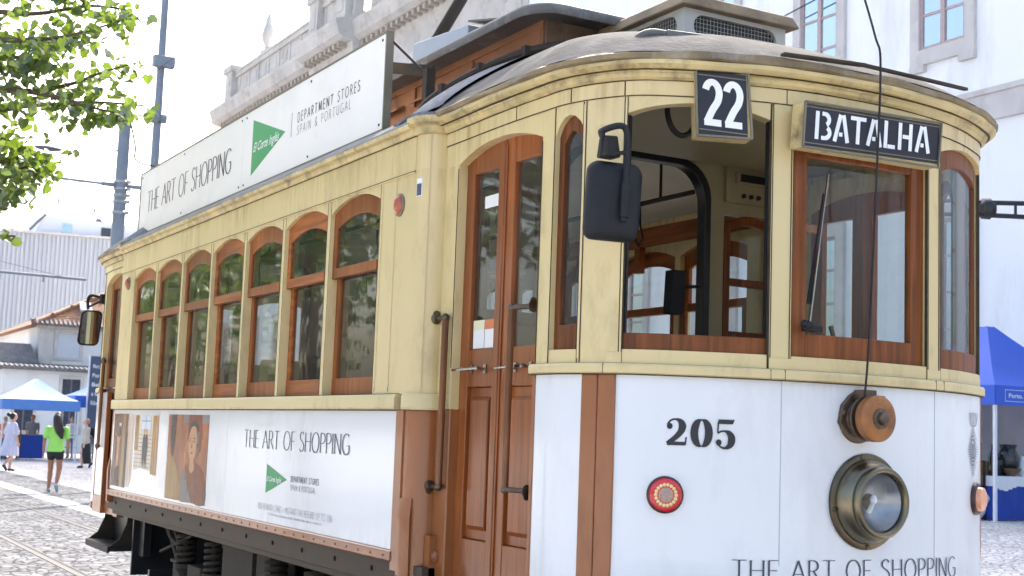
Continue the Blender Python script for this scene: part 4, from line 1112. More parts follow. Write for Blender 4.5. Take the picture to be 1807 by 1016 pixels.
# --- front fittings
PM = planmap(FP, .004)
k = MB()
def didone(mb, u, v, h, w, strokes, off):
    for st, wf in strokes:
        off += .0001; poly_stroke(mb, [(u+x*w, v+y*h) for x, y in st], wf, PM, off)
h = .10
TK, TN = .030, .005
cw_ = lambda dx, dy, q: TN+(TK-TN)*abs(dy)**1.5
didone(k, -.857, 1.578, h, .078, [(arc(.42, .72, .36, .265, 170, -20, 20)+spl([(.76, .63), (.68, .50), (.45, .30), (.06, .05)], 6), lambda dx, dy, q: .007+.022*abs(dy)**1.4*(q > .25)), ([(.04, .07), (.92, .07)], lambda dx, dy, q: .014), ([(.93, .02), (.97, .32)], lambda dx, dy, q: .006), (arc(.16, .72, .05, .05, 0, 360, 12), lambda dx, dy, q: .014)], 0)
didone(k, -.762, 1.576, h*1.03, .078, [(arc(.5, .5, .36, .48, 90, 450, 40), cw_)], .002)
didone(k, -.669, 1.574, h*1.02, .074, [([(.12, .97), (.88, .97)], lambda dx, dy, q: .017), ([(.86, .90), (.95, 1.06)], lambda dx, dy, q: .006), ([(.13, .96), (.10, .56)], lambda dx, dy, q: .006), (spl([(.10, .54), (.32, .62), (.60, .60), (.80, .46), (.84, .28), (.74, .10), (.50, .0), (.24, .05), (.10, .18)], 6), lambda dx, dy, q: .007+.022*abs(dy)**1.3*(.2 < q < .8)), (arc(.16, .20, .06, .05, 0, 360, 12), lambda dx, dy, q: .014)], .004)
k.build("fleet_number", "ink", fpan[0], smooth=False, recalc=False)
PM2 = planmap(FP, .0065)
words("lettering", "ink_soft", fpan[0], "THE ART OF SHOPPING", PM2, -.597, 1.078, .080, .10, .036, 1.19, .14, .07)
# crest
k = MB(); cu, cv = .820, 1.600; off = [.0]
def cs(pts, w=.004): off[0] += .00008; poly_stroke(k, [(cu+x, cv+y) for x, y in pts], lambda dx, dy, q: w, PM, off[0])
cs(arc(0, 0, .046, .062, 90, 450, 32)); cs(arc(0, 0, .034, .048, 90, 450, 32), .006); cs(arc(0, 0, .014, .028, 0, 180, 12)+[(-.014, -.03)], .007); cs([(.014, 0), (.014, -.032), (-.016, -.032)], .006); cs([(0, -.03), (0, .02)], .007)
for sx in (-1, 1):
    for a in range(10):
        t = a/9; cs([(sx*(.052+.03*(1-abs(2*t-1))), -.05+.1*t), (sx*.050, -.045+.09*t)], .0025)
cs([(-.05, .045), (0, .10), (.05, .045)], .004); cs([(-.05, -.045), (0, -.11), (.05, -.045)], .004)
for a in range(5): cs([(-.02+.004*a, -.065-.009*a), (.02-.004*a, -.065-.009*a)], .003); cs([(-.022+.004*a, .066+.007*a), (.022-.004*a, .066+.007*a)], .0025)
cs([(-.05, .150), (-.042, .112), (-.02, .106), (.02, .106), (.042, .112), (.05, .150)], .004)
for x in (-.05, -.026, 0, .026, .05): cs([(x*.8, .112), (x*1.05, .142), (x*1.0+.008, .150)], .006); cs(arc(x*1.05, .157, .005, .005, 0, 360, 8), .004)
k.build("crest", "ink_soft", fpan[0], smooth=False, recalc=False)

# headlamp
yF = -6.968
hl = MB(); hl.lathe((0, yF, 1.385), (0, -1, 0), [(.186, -.004), (.188, .008), (.180, .014), (.166, .016)], 48)
for a in (40, 100, 190, 270, 340): hl.lathe((.176*math.cos(R(a)), yF-.014, 1.385+.176*math.sin(R(a))), (0, -1, 0), [(.010, 0), (.008, .006), (0, .008)], 10)
hlo = hl.build("headlamp", "brass_dark", tram, ang=40)
hl = MB(); hl.lathe((0, yF, 1.385), (0, -1, 0), [(.166, .014), (.163, .03), (.155, .052), (.142, .066), (.136, .070), (.136, .078)], 48, False); hl.build("lamp_shell", "brass", hlo, ang=50)
hl = MB(); hl.lathe((0, yF, 1.385), (0, -1, 0), [(.134, .072), (.140, .082), (.140, .094), (.132, .104), (.122, .106), (.114, .098), (.112, .086), (.134, .072)], 48, False); hl.build("lamp_bezel", "brass", hlo, ang=60)
hl = MB(); hl.lathe((0, yF, 1.385), (0, -1, 0), [(0, .012), (.05, .018), (.085, .040), (.112, .080)], 32, False); hl.build("lamp_reflector", "steel", hlo)
hl = MB(); hl.lathe((0, yF, 1.385), (0, -1, 0), [(.116, .088), (.10, .094), (.06, .101), (0, .104)], 32, False); hl.build("lamp_lens", "lamp_glass", hlo)
hl = MB(); hl.ball((-.01, yF-.055, 1.395), .015, 10, (1, 1, 1.3)); hl.tube([(-.01, yF-.03, 1.345), (-.01, yF-.05, 1.38)], .010, 8); hl.build("lamp_bulb", "digit_white", hlo)
# rope retriever
RX, RZ = -.045, 1.708
k = MB(); k.lathe((RX, yF+.004, RZ), (0, -1, 0), [(.098, 0), (.098, .012), (.070, .02), (.066, .045), (.088, .05), (.090, .062), (.060, .064), (.060, .078)], 36)
k.prism((RX, yF, RZ), (1, 0, 0), (0, 0, 1), (0, -1, 0), [(-.105, -.02), (-.06, -.06), (0, -.07), (.06, -.06), (.09, 0), (.07, .07), (.045, .105), (-.01, .112), (-.05, .09), (-.09, .05)], -.002, .016)
k.lathe((RX-.085, yF, RZ+.02), (0, -1, 0), [(.012, 0), (.012, .024), (0, .026)], 6); k.tube([(RX+.01, yF-.03, RZ+.095), (RX+.075, yF-.075, RZ+.085)], .006, 6)
k.box(RX-.03, RX+.03, yF-.075, yF-.01, RZ+.07, RZ+.112)
ro = k.build("rope_retriever", "bronze_old", tram, bevel=.003)
k = MB(); k.lathe((RX, yF, RZ), (0, -1, 0), [(.050, .074), (.086, .078), (.090, .086), (.090, .116), (.082, .124), (.045, .128), (.034, .128)], 40); k.build("retriever_drum", "copper_paint", ro, ang=40)
k = MB(); k.lathe((RX, yF, RZ), (0, -1, 0), [(.040, .126), (.040, .132), (.036, .134), (.026, .135), (.024, .150), (.018, .156), (0, .158)], 14); k.build("retriever_nut", "bronze_old", ro)
k = MB(); k.tube(spl([(RX-.035, yF-.070, RZ+.04), (-.062, -7.045, 2.0), (-.055, -7.07, 2.6), (-.050, -7.085, 3.10), (-.048, -7.05, 3.24), (-.042, -6.93, 3.55), (-.025, -6.66, 4.2), (0, -6.2, 6.06)], 8), .0045, 6); k.build("trolley_rope", "dark_iron", tram)
# marker and tail lamps
def disc(c, n, prof, name, m, par, seg=28): k = MB(); k.lathe(c, n, prof, seg); return k.build(name, m, par, ang=45)
p = FP.at(-.857, .002); q = FP.at(-.857, .1); nn = (q[0]-p[0], q[1]-p[1], 0)
tl = disc((*p, 1.392), nn, [(.070, 0), (.070, .010), (.067, .013), (.062, .014)], "tail_lamp", "dark_rim", tram)
disc((*p, 1.392), nn, [(.064, .010), (.061, .024), (.052, .028), (.043, .028)], "lamp_ring", "red_lens", tl)
k = MB()
Nv = Vector(nn).normalized(); Ux = Vector((-Nv.y, Nv.x, 0)); C0 = Vector((*p, 1.392))
for i in range(18):
    a = 2*math.pi*i/18; k.ball(C0+Nv*.026+Ux*(.0385*math.cos(a))+Vector((0, 0, .0385*math.sin(a))), .0072, 8)
k.lathe(C0, Nv, [(.045, .02), (.045, .0255), (.032, .0255), (.032, .02)], 28)
k.build("lamp_led_ring", "led_yellow", tl)
disc((*p, 1.392), nn, [(.032, .014), (.031, .026), (.024, .030), (0, .031)], "lamp_center", "lamp_brown", tl)
p = FP.at(.857, .002); tl2 = disc((*p, 1.392), (-nn[0], nn[1], 0), [(.070, 0), (.070, .012), (.066, .017), (.056, .018)], "tail_lamp", "dark_rim", tram)
disc((*p, 1.392), (-nn[0], nn[1], 0), [(.054, .012), (.050, .038), (.034, .046), (0, .048)], "lamp_ring", "pale_orange", tl2)
for y, z in ((-5.075, 2.675), (.245, 2.72)):
    k = MB(); k.lathe((-1.2, y, z), (-1, 0, 0), [(.056, 0), (.056, .006), (.050, .010)], 26); bo = k.build("marker_lamp", "frame_metal", tram)
    k = MB(); k.ball((-1.205, y, z), .048, 16, (.55, .9, 1.05)); k.build("marker_lens", "orange_lens", bo)
k = MB(); k.strip(CN, .018, .062, 2.690, 2.775, 0, .0015, step=.01); k.build("corner_sticker", "paper", tram, smooth=False)
k = MB(); k.strip(CN, .022, .058, 2.694, 2.750, .0014, .0022, step=.01); k.build("corner_sticker_print", "sticker_blue", tram, smooth=False)
# hand rails
def handrail(x0, y0, dx, dy, zt, zb, wall):
    for mx, my in ENDS:
        k = MB(); k.tube([(x0+dx, y0+dy, zb), (x0+dx, y0+dy, zt)], [.0145, .0165], 12); k.mirror(mx, my); ho = k.build("hand_rail", "wood_rail", tram)
        for z, s_ in ((zt, 1), (zb, -1)):
            k = MB(); k.ball((x0+dx, y0+dy, z), .019, 12); k.tube([(x0+dx, y0+dy, z), (x0, y0, z)], .011, 8)
            k.lathe((x0, y0, z), (dx, dy, 0), [(.026, 0), (.026, .005), (.014, .010)], 16); k.lathe((x0, y0, z+.02*s_), (dx, dy, 0), [(.018, 0), (.018, .005), (0, .006)], 12)
            k.mirror(mx, my); k.build("rail_bracket", "bronze_old" if wall else "brass_dark", ho)
handrail(-1.118, -5.358, -.008, -.11, 2.115, 1.352, False)
handrail(-1.10, -6.215, -.028, .135, 2.12, 1.372, True)
# wiper
k = MB(); k.tube([(-.335, -6.985, 2.06), (-.30, -6.99, 2.055)], .012, 8); k.box(-.325, -.235, -6.975, -6.95, 2.035, 2.06); k.ball((-.335, -6.985, 2.06), .018, 10)
wo = k.build("wiper", "black_plastic", tram, bevel=.003)
k = MB(); k.bar((-.325, -6.998, 2.07), (-.285, -7.0, 2.36), .012, .006); k.bar((-.285, -7.0, 2.36), (-.236, -6.996, 2.66), .008, .005); k.build("wiper_arm", "chrome", wo)
k = MB(); k.bar((-.322, -6.985, 2.14), (-.245, -6.985, 2.58), .008, .012); k.build("wiper_blade", "black", wo)
k = MB(); k.box(-.30, -.18, -6.88, -6.86, 2.44, 2.475); k.build("windscreen_plate", "wood", tram, bevel=.004)

# --- wing mirrors
def rrect(w, h, r, n=6):
    o = []
    for cx, cy, a in ((w/2-r, h/2-r, 0), (-w/2+r, h/2-r, 90), (-w/2+r, -h/2+r, 180), (w/2-r, -h/2+r, 270)): o += arc(cx, cy, r, r, a, a+90, n)
    return o
def loft(mb, C, U, V, N, levels):
    C, U, V, N = map(Vector, (C, U, V, N)); rings = []
    for w, h, r, d in levels:
        b = len(mb.v); q = rrect(w, h, r)
        for u, v in q: mb.v.append(tuple(C+U*u+V*v+N*d))
        rings.append((b, len(q)))
    for (a, n), (b, _) in zip(rings[:-1], rings[1:]):
        for i in range(n): j = (i+1) % n; mb.face((a+i, a+j, b+j, b+i))
    mb.face([rings[0][0]+i for i in range(rings[0][1])][::-1]); mb.face([rings[-1][0]+i for i in range(rings[-1][1])])
k = MB(); mc = Vector((-1.105, -6.79, 2.475)); mN = Vector((-.12, -1, .03)).normalized(); mU = Vector((1, -.12, 0)).normalized(); mV = mN.cross(mU)*-1 if mN.cross(mU).z < 0 else mN.cross(mU)
mV = Vector((.05, 0, 1)).normalized()
loft(k, mc, mU, mV, mN, [(.205, .285, .035, -.035), (.220, .298, .04, -.02), (.220, .298, .04, .0), (.205, .282, .045, .022), (.165, .24, .05, .034), (.10, .17, .05, .038)])
mo = k.build("wing_mirror", "black_plastic", tram, ang=50)
k = MB(); loft(k, mc, mU, mV, mN, [(.19, .27, .03, -.038), (.19, .27, .03, -.0345)]); k.build("reflector", "mirror_glass", mo)
k = MB(); k.tube(spl([(-1.01, -6.62, 2.70), (-1.12, -6.72, 2.74), (-1.165, -6.80, 2.735), (-1.13, -6.84, 2.75), (-1.098, -6.845, 2.745), (-1.085, -6.845, 2.70), (-1.086, -6.845, 2.60), (-1.092, -6.842, 2.42)], 6), .0125, 10)
k.tube([(-1.165, -6.80, 2.735), (-1.165, -6.79, 2.64), (-1.09, -6.845, 2.655)], .009, 8)
k.tube([(-1.088, -6.845, 2.54), (-1.092, -6.842, 2.41)], .018, 10); k.lathe((-1.092, -6.842, 2.41), (0, 0, -1), [(.012, 0), (.012, .016), (0, .016)], 6)
k.build("mirror_arm", "black_plastic", mo)
k = MB(); k.hexa([(-1.17, -6.83, 2.635), (-1.10, -6.83, 2.635), (-1.10, -6.76, 2.635), (-1.17, -6.76, 2.635), (-1.165, -6.82, 2.715), (-1.11, -6.82, 2.72), (-1.11, -6.77, 2.72), (-1.165, -6.77, 2.715)])
k.build("mirror_clamp", "dark_iron", mo, bevel=.008)
# rear mirror: its glass faces the camera
k = MB(); mc = Vector((-1.175, 1.70, 2.43)); mN = Vector((.10, -1, -.05)).normalized(); mU = Vector((1, .1, 0)).normalized(); mV = Vector((.09, 0, 1)).normalized()
loft(k, mc, mU, mV, mN, [(.10, .2, .05, -.05), (.16, .27, .05, -.04), (.195, .325, .05, -.01), (.195, .325, .05, .0)])
mo2 = k.build("wing_mirror", "black_plastic", tram, ang=50)
k = MB(); loft(k, mc, mU, mV, mN, [(.170, .295, .04, .0005), (.170, .295, .04, .003)]); k.build("reflector", "mirror_glass", mo2)
k = MB(); k.tube(spl([(-1.02, 1.70, 2.70), (-1.10, 1.72, 2.72), (-1.18, 1.73, 2.73), (-1.205, 1.73, 2.68), (-1.20, 1.72, 2.60)], 5), .014, 8); k.ball((-1.06, 1.70, 2.70), .045, 10); k.box(-1.1, -1.02, 1.66, 1.74, 2.66, 2.745)
k.tube([(-1.20, 1.73, 2.62), (-1.10, 1.71, 2.68)], .01, 6); k.build("mirror_arm", "dark_iron", mo2)

# --- running gear
for mx in (False, True):
    k = MB(); k.box(-1.17, -1.10, -5.42, .62, .875, .992); k.box(-1.15, -1.12, -5.3, .5, .84, .875); k.mirror(mx); so2 = k.build("sole_bar", "sill_dark", tram, bevel=.004)
    k = MB()
    for i in range(12): k.lathe((-1.17, .3-i*.47, .935), (-1, 0, 0), [(.014, 0), (.012, .008), (0, .010)], 6)
    k.mirror(mx); k.build("sole_bar_bolt", "dark_iron", so2, split=True)
def coil(mb, x, y, z0, z1, r, turns, w):
    mb.tube([(x+r*math.cos(2*math.pi*turns*i/(turns*12)), y+r*math.sin(2*math.pi*turns*i/(turns*12)), z0+(z1-z0)*i/(turns*12)) for i in range(turns*12+1)], w, 6)
for mx in (False, True):
    k = MB(); k.box(-.97, -.90, -4.0, -.75, .44, .56); k.box(-.98, -.90, -4.05, -.70, .56, .585)
    k.mirror(mx); tf = k.build("truck_frame", "dusty_iron", tram, bevel=.006)
    for yy in (-1.45, -3.35):
        k = MB(); k.box(-1.02, -.88, yy-.16, yy+.16, .30, .60); k.box(-1.05, -1.0, yy-.10, yy+.10, .33, .52); k.lathe((-1.02, yy, .40), (-1, 0, 0), [(.07, 0), (.07, .04), (.05, .055), (0, .06)], 14)
        k.mirror(mx); k.build("axle_box", "dusty_iron", tf, bevel=.01)
        for dy in (-.34, .34):
            k = MB(); coil(k, -.98, yy+dy, .585, .845, .062, 6, .016); k.tube([(-.98, yy+dy, .56), (-.98, yy+dy, .87)], .024, 8); k.box(-1.05, -.91, yy+dy-.07, yy+dy+.07, .845, .872); k.lathe((-.98, yy+dy, .585), (0, 0, -1), [(.08, 0), (.08, .03), (.03, .1), (.025, .2)], 12)
            k.mirror(mx); k.build("coil_spring", "dusty_iron", tf)
    k = MB()
    for a, b, r in (((-1.0, -.62, .87), (-.98, -1.10, .46), .022), ((-1.0, -.78, .87), (-.97, -1.05, .60), .018), ((-1.0, -.5, .62), (-1.0, -1.3, .80), .012), ((-1.02, -4.1, .87), (-.98, -3.7, .5), .022), ((-1.02, -2.0, .87), (-.98, -2.4, .56), .018), ((-.98, -2.3, .52), (-.98, -3.0, .86), .016)): k.tube([a, b], r, 8)
    k.box(-1.04, -.9, -2.75, -2.15, .60, .84); k.box(-1.03, -.92, -3.05, -2.8, .66, .86); k.box(-1.04, -.92, -4.6, -4.2, .55, .86)
    k.tube(spl([(-1.0, -.55, .87), (-1.0, -.7, .76), (-1.0, -.95, .70), (-1.0, -1.1, .60), (-1.0, -1.12, .45)], 5), .014, 6)
    k.mirror(mx); k.build("brake_rigging", "dusty_iron", tf, split=True)
for yy in (-1.45, -3.35):
    k = MB(); k.tube([(-.9, yy, .38), (.9, yy, .38)], .06, 12)
    for sg in (-1, 1): k.lathe((sg*.665, yy, .38), (sg, 0, 0), [(.40, -.005), (.395, .02), (.38, .025), (.38, .09), (.30, .095), (.28, .06), (.1, .06), (.1, .1)], 36)
    k.build("wheelset", "dark_iron", tram, ang=40)
k = MB(); k.box(-.55, .55, -2.2, -.9, .30, .82); k.box(-.55, .55, -3.9, -2.6, .30, .82); k.box(-.85, .85, -5.2, .5, .84, .9); k.build("motor", "dark_iron", tram, bevel=.02)
for my in (None, YC):
    k = MB(); k.box(-.98, .98, -5.28, -5.25, .34, .80)
    for sg in (-1, 1): k.box(sg*.9-.03, sg*.9+.03, -5.25, -5.1, .5, .9)
    k.bar((-1.0, -4.62, .40), (1.0, -4.62, .40), .05, .10); k.mirror(False, my); k.build("life_guard", "black", tram, bevel=.004)
    k = MB(); k.tube([(-.2, -6.6, .74), (.2, -6.6, .74)], .05, 8); k.box(-.75, .75, -6.75, -5.2, .76, .90); k.mirror(False, my); k.build("under_frame", "black", tram)
# entrance steps hung below the doors
for mx, my in ENDS:
    k = MB(); y0, y1 = -6.27, -5.43
    k.box(-1.125, -.86, y0, y1, .515, .56); k.bar((-1.13, y0, .53), (-1.13, y1, .53), .02, .055)
    mo3 = k.mirror(mx, my).build("entrance_step", "dark_iron", tram, bevel=.004)
    for yy in (y0+.02, y1-.02):
        k = MB(); q = [(.0, 0), (.23, 0), (.245, .04), (.17, .10), (.12, .22), (.10, .36), (.03, .36), (.0, .2)]
        k.prism((-.87, yy, .52), (-1, 0, 0), (0, 0, 1), (0, 1, 0), q, -.008, .008); k.mirror(mx, my); k.build("step_hanger", "dusty_iron", mo3)
    k = MB(); k.box(-.91, -.90, y0+.03, y1-.03, .56, .86); k.mirror(mx, my); k.build("step_riser", "black", mo3)

# ------------------------------------------------------------------ the square: ground, track
def sm(t): t = min(1, max(0, t)); return t*t*(3-2*t)
def ground(x, y): return .47*sm((x-3)/11)*(1-sm((y-12)/16))*(1-sm((-12-y)/20))
def cobble(name, c1, c2, scale, joint):
    m = bpy.data.materials.new(name); m.use_nodes = True
    n = m.node_tree.nodes; l = m.node_tree.links; b = n["Principled BSDF"]
    g = n.new("ShaderNodeNewGeometry"); mp = n.new("ShaderNodeMapping"); l.new(g.outputs["Position"], mp.inputs[0]); mp.inputs[3].default_value = (1, 1, .1)
    v = n.new("ShaderNodeTexVoronoi"); v.feature = 'DISTANCE_TO_EDGE'; v.inputs["Scale"].default_value = scale; v.inputs["Randomness"].default_value = .75
    v2 = n.new("ShaderNodeTexVoronoi"); v2.inputs["Scale"].default_value = scale; v2.inputs["Randomness"].default_value = .75
    l.new(mp.outputs[0], v.inputs["Vector"]); l.new(mp.outputs[0], v2.inputs["Vector"])
    cr = n.new("ShaderNodeValToRGB"); cr.color_ramp.elements[0].position = .03; cr.color_ramp.elements[1].position = .13
    cr.color_ramp.elements[0].color = (*joint, 1); cr.color_ramp.elements[1].color = (1, 1, 1, 1); l.new(v.outputs["Distance"], cr.inputs[0])
    sp = n.new("ShaderNodeSeparateColor"); l.new(v2.outputs["Color"], sp.inputs[0])
    c = n.new("ShaderNodeMix"); c.data_type = 'RGBA'; c.inputs[6].default_value = (*c1, 1); c.inputs[7].default_value = (*c2, 1); l.new(sp.outputs[0], c.inputs[0])
    nz = n.new("ShaderNodeTexNoise"); nz.inputs["Scale"].default_value = .35; nz.inputs["Detail"].default_value = 8; l.new(g.outputs["Position"], nz.inputs["Vector"])
    mr = n.new("ShaderNodeMapRange"); mr.inputs[1].default_value = .3; mr.inputs[2].default_value = .7; mr.inputs[3].default_value = .72; mr.inputs[4].default_value = 1.1; l.new(nz.outputs[0], mr.inputs[0])
    m1 = n.new("ShaderNodeMix"); m1.data_type = 'RGBA'; m1.blend_type = 'MULTIPLY'; m1.inputs[0].default_value = 1; l.new(c.outputs[2], m1.inputs[6]); l.new(cr.outputs[0], m1.inputs[7])
    sc_ = n.new("ShaderNodeVectorMath"); sc_.operation = 'SCALE'; l.new(m1.outputs[2], sc_.inputs[0]); l.new(mr.outputs[0], sc_.inputs[3]); l.new(sc_.outputs[0], b.inputs["Base Color"])
    b.inputs["Roughness"].default_value = .95; b.inputs["Specular IOR Level"].default_value = .03
    bp = n.new("ShaderNodeBump"); bp.inputs["Strength"].default_value = .6; bp.inputs["Distance"].default_value = .012; l.new(cr.outputs[0], bp.inputs["Height"]); l.new(bp.outputs[0], b.inputs["Normal"])
    MAT[name] = m
cobble("cobble_light", (.52, .52, .53), (.74, .74, .745), 9.0, (.38, .37, .36))
cobble("cobble_grey", (.17, .175, .19), (.30, .305, .32), 7.5, (.32, .32, .32))
def sheet(xs, ys, dz):
    k = MB(); m = len(ys)
    for x in xs:
        for y in ys: k.v.append((x, y, ground(x, y)+dz))
    for i in range(len(xs)-1):
        for j in range(m-1): a = i*m+j; k.face((a, a+m, a+m+1, a+1))
    return k
xs = [-900, -300, -120, -60]+[-40+2*i for i in range(51)]+[80, 160, 400, 900]
g = sheet(xs, [-900, -300, -120, -60]+[-40+2*i for i in range(51)]+[80, 160, 400, 900], 0).build("ground", "cobble_light", None, ang=80); tag(g, kind='structure')
g.location = g.location  # one sheet to the horizon
lane = sheet([-1.45, 1.45], [-60+2*i for i in range(81)], .004).build("tram_lane", "cobble_grey", None); tag(lane, kind='structure')
lane2 = sheet([1.9, 3.1], [5+2*i for i in range(40)], .004).build("paving_band", "cobble_grey", None); tag(lane2, kind='structure')
mat("rail_steel", (.12, .12, .125), .65, spec=.1, metal=.0, var=.15, vscale=3)
mat("rail_groove", (.02, .02, .02), .8)
for x in (-.7175, .7175):
    k = MB(); k.cm = 0
    for a, b in ((x-.035, x+.035), (x+.075, x+.095)): k.box(a, b, -60, 100, -.1, .010)
    k.cm = 1; k.box(x+.035, x+.075, -60, 100, -.1, -.0+.006)
    r = k.build("tram_rail", ["rail_steel", "rail_groove"]); tag(r, kind='structure')

# ------------------------------------------------------------------ buildings
mat("plaster", (.85, .855, .86), .8, var=.03, vscale=.5, dirt=(.60, .59, .58), dirt_amt=.75, dscale=.6, stretch=(1, 1, .25), bump=.08, bscale=6)
mat("stone", (.56, .53, .51), .8, var=.1, vscale=1.2, dirt=(.36, .34, .32), dirt_amt=.7, dscale=1.4, bump=.2, bscale=12)
mat("stone_pale", (.50, .475, .44), .8, var=.12, vscale=.8, dirt=(.26, .24, .22), dirt_amt=.9, dscale=1.2, bump=.2, bscale=8)
mat("stone_soffit", (.40, .35, .29), .8, var=.08, vscale=1.5)
mat("sash_paint", (.44, .33, .32), .5, var=.08)
mat("sky_glass", (.50, .60, .66), .06, metal=.9, var=.04, vscale=.6, rvar=.02)
mat("dark_glass", (.05, .06, .08), .08, var=.2)
mat("plaster_house", (.84, .82, .78), .8, var=.04, vscale=.8, dirt=(.6, .56, .48), dirt_amt=.5, dscale=1.1)
mat("granite_trim", (.62, .58, .53), .8, var=.12, vscale=3)
mat("tile_dark", (.17, .165, .165), .8, var=.25, vscale=5, dirt=(.22, .21, .2), dirt_amt=.6, dscale=3)
mat("cladding", (.45, .47, .50), .6, var=.08, vscale=.4, stretch=(6, 6, .3), dirt=(.30, .29, .29), dirt_amt=.7, dscale=.8)  # grey metal, paled in the colour to stand for distance haze
mat("white_wall", (.66, .68, .71), .8, var=.03)
def tilemat():
    m = mat("roof_tile", (.30, .155, .085), .8, var=.3, vscale=2.5, dirt=(.42, .35, .30), dirt_amt=.8, dscale=1.2)  # orange tile, lightened in the colour for distance haze
    n = m.node_tree.nodes; l = m.node_tree.links
    g = n.new("ShaderNodeNewGeometry"); w = n.new("ShaderNodeTexWave"); w.bands_direction = 'Z'; w.inputs["Scale"].default_value = 3.2; w.inputs["Distortion"].default_value = .6
    l.new(g.outputs["Position"], w.inputs["Vector"]); bp = n.new("ShaderNodeBump"); bp.inputs["Strength"].default_value = .9; bp.inputs["Distance"].default_value = .08
    l.new(w.outputs[0], bp.inputs["Height"]); l.new(bp.outputs[0], n["Principled BSDF"].inputs["Normal"])
tilemat()
FX = 18.5
bl = thing("palace", "long white building with stone cornice, balustrade parapet and tall windows behind the tram", "building", (FX+8, 19, 0))
k = MB(); k.box(FX, FX+16, -25, 29, -.5, 20); k.box(FX, FX+16, 29.0, 62.2, -.5, 19.4); k.build("wall", "plaster", bl, smooth=False)
FCP = Plan([(FX, 62.9), (FX, 29.0)], smooth=False); FCP.straight = True
CP = [(-.1, 16.4), (.06, 16.4), (.10, 16.55), (.10, 16.8), (.04, 16.85), (.04, 17.6), (.10, 17.7), (.20, 17.9), (.22, 18.25), (.62, 18.3), (.85, 18.45), (.90, 18.75), (1.0, 18.95), (1.0, 19.1), (.2, 19.35), (-.1, 19.35)]
k = MB(); k.sweep(FCP, -.0, 33.9, CP, step=60)
k.sweep(FCP, 15.4, 20.6, [(a+.7 if a > 0 else a, z+.004) for a, z in CP], step=60)
k.build("cornice", "stone_pale", bl, ang=25)
k = MB()
for i in range(64): y = 62.0-i*.51; k.box(FX-.60-(.7 if 42.7 < y < 47.7 else 0), FX-.2, y-.2, y, 18.06, 18.27)
k.build("dentil", "stone_soffit", bl, smooth=False, split=True)
for y0, y1, o in ((47.85, 62.0, .10), (42.6, 47.8, .75), (29.2, 42.55, .10)):
    k = MB(); x = FX-o
    k.box(x, x+.5, y0, y1, 19.4, 19.75); k.box(x-.08, x+.55, y0, y1, 20.75, 21.0); k.box(x-.14, x+.6, y0-.05, y1+.05, 21.0, 21.12)
    k.box(x+.06, x+.44, y0, y1, 19.75, 20.75); n = max(2, int((y1-y0)/1.55)); st = (y1-y0)/n
    for i in range(n):
        a = y0+i*st; k.box(x+.02, x+.058, a+.0, a+.26, 19.75, 20.75); k.box(x+.035, x+.058, a+.5, a+st-.25, 19.95, 20.55)
    k.build("parapet", "stone_pale", bl, smooth=False)
for y in (61.6, 46.9, 43.5):
    k = MB(); x = FX-.2-(.65 if y < 48 else 0); k.box(x-.2, x+.6, y-.55, y+.55, 19.4, 21.1); k.box(x-.3, x+.7, y-.68, y+.68, 21.1, 21.45)
    k.box(x-.23, x-.201, y-.3, y+.3, 19.8, 20.8); k.build("parapet_pier", "stone_pale", bl, smooth=False)
k = MB(); k.lathe((FX+.3, 57.2, 21.1), (0, 0, 1), [(.40, 0), (.40, .3), (.22, .4), (.16, .6), (.32, .9), (.38, 1.2), (.28, 1.6), (.18, 1.8), (.20, 2.0), (.12, 2.2), (.04, 2.4), (.03, 3.6), (0, 3.7)], 14); k.build("roof_urn", "stone_pale", bl)
k = MB(); k.box(FX-.10, FX+.1, -25, 29, 8.55, 9.12); k.box(FX-.14, FX+.1, -25, 29, 9.12, 9.24); k.build("string_course", "stone", bl, smooth=False)
k = MB(); k.box(FX-.12, FX+.1, -25, 63.3, -.5, 1.5); k.build("plinth", "stone", bl, smooth=False)
k = MB(); k.box(FX-.06, FX+.1, 28.6, 29.4, 0, 20); k.build("corner_strip", "stone_pale", bl, smooth=False)
def facade_window(yc, z0, z1, w, panes, cross=True):
    s_ = .26
    k = MB()
    for a, b, c, d in ((yc-w/2-s_, yc-w/2, z0, z1), (yc+w/2, yc+w/2+s_, z0, z1), (yc-w/2-s_, yc+w/2+s_, z1, z1+.32), (yc-w/2-s_, yc+w/2+s_, z0-.34, z0)): k.box(FX-.10, FX+.05, a, b, c, d)
    k.box(FX-.12, FX+.05, yc-w/2-s_, yc-w/2-s_+.42, z0-.50, z0-.341); k.box(FX-.12, FX+.05, yc+w/2+s_-.42, yc+w/2+s_, z0-.50, z0-.341)
    so = k.build("window", "stone", bl, smooth=False)
    k = MB(); x = FX-.045; f = .075
    k.box(x, FX+.02, yc-w/2, yc-w/2+f, z0, z1); k.box(x, FX+.02, yc+w/2-f, yc+w/2, z0, z1); k.box(x, FX+.02, yc-w/2+f, yc+w/2-f, z0, z0+f); k.box(x, FX+.02, yc-w/2+f, yc+w/2-f, z1-f, z1)
    k.box(x-.01, FX+.02, yc-f*.8, yc+f*.8, z0+f, z1-f); n = panes
    for i in range(1, n):
        z = z0+(z1-z0)*i/n; k.box(x+.008, FX+.02, yc-w/2+f, yc-f*.8, z-.03, z+.03); k.box(x+.008, FX+.02, yc+f*.8, yc+w/2-f, z-.03, z+.03)
    k.build("sash", "sash_paint", so, smooth=False)
    k = MB(); k.box(FX-.015, FX+.01, yc-w/2+.05, yc+w/2-.05, z0+.05, z1-.05); k.build("pane", "sky_glass", so, smooth=False)
for i in range(-8, 5):
    yc = 9.95+3.98*i; 
    if yc < 28: facade_window(yc, 10.5, 13.7, 1.32, 4); facade_window(yc, 3.4, 6.6, 1.4, 4)
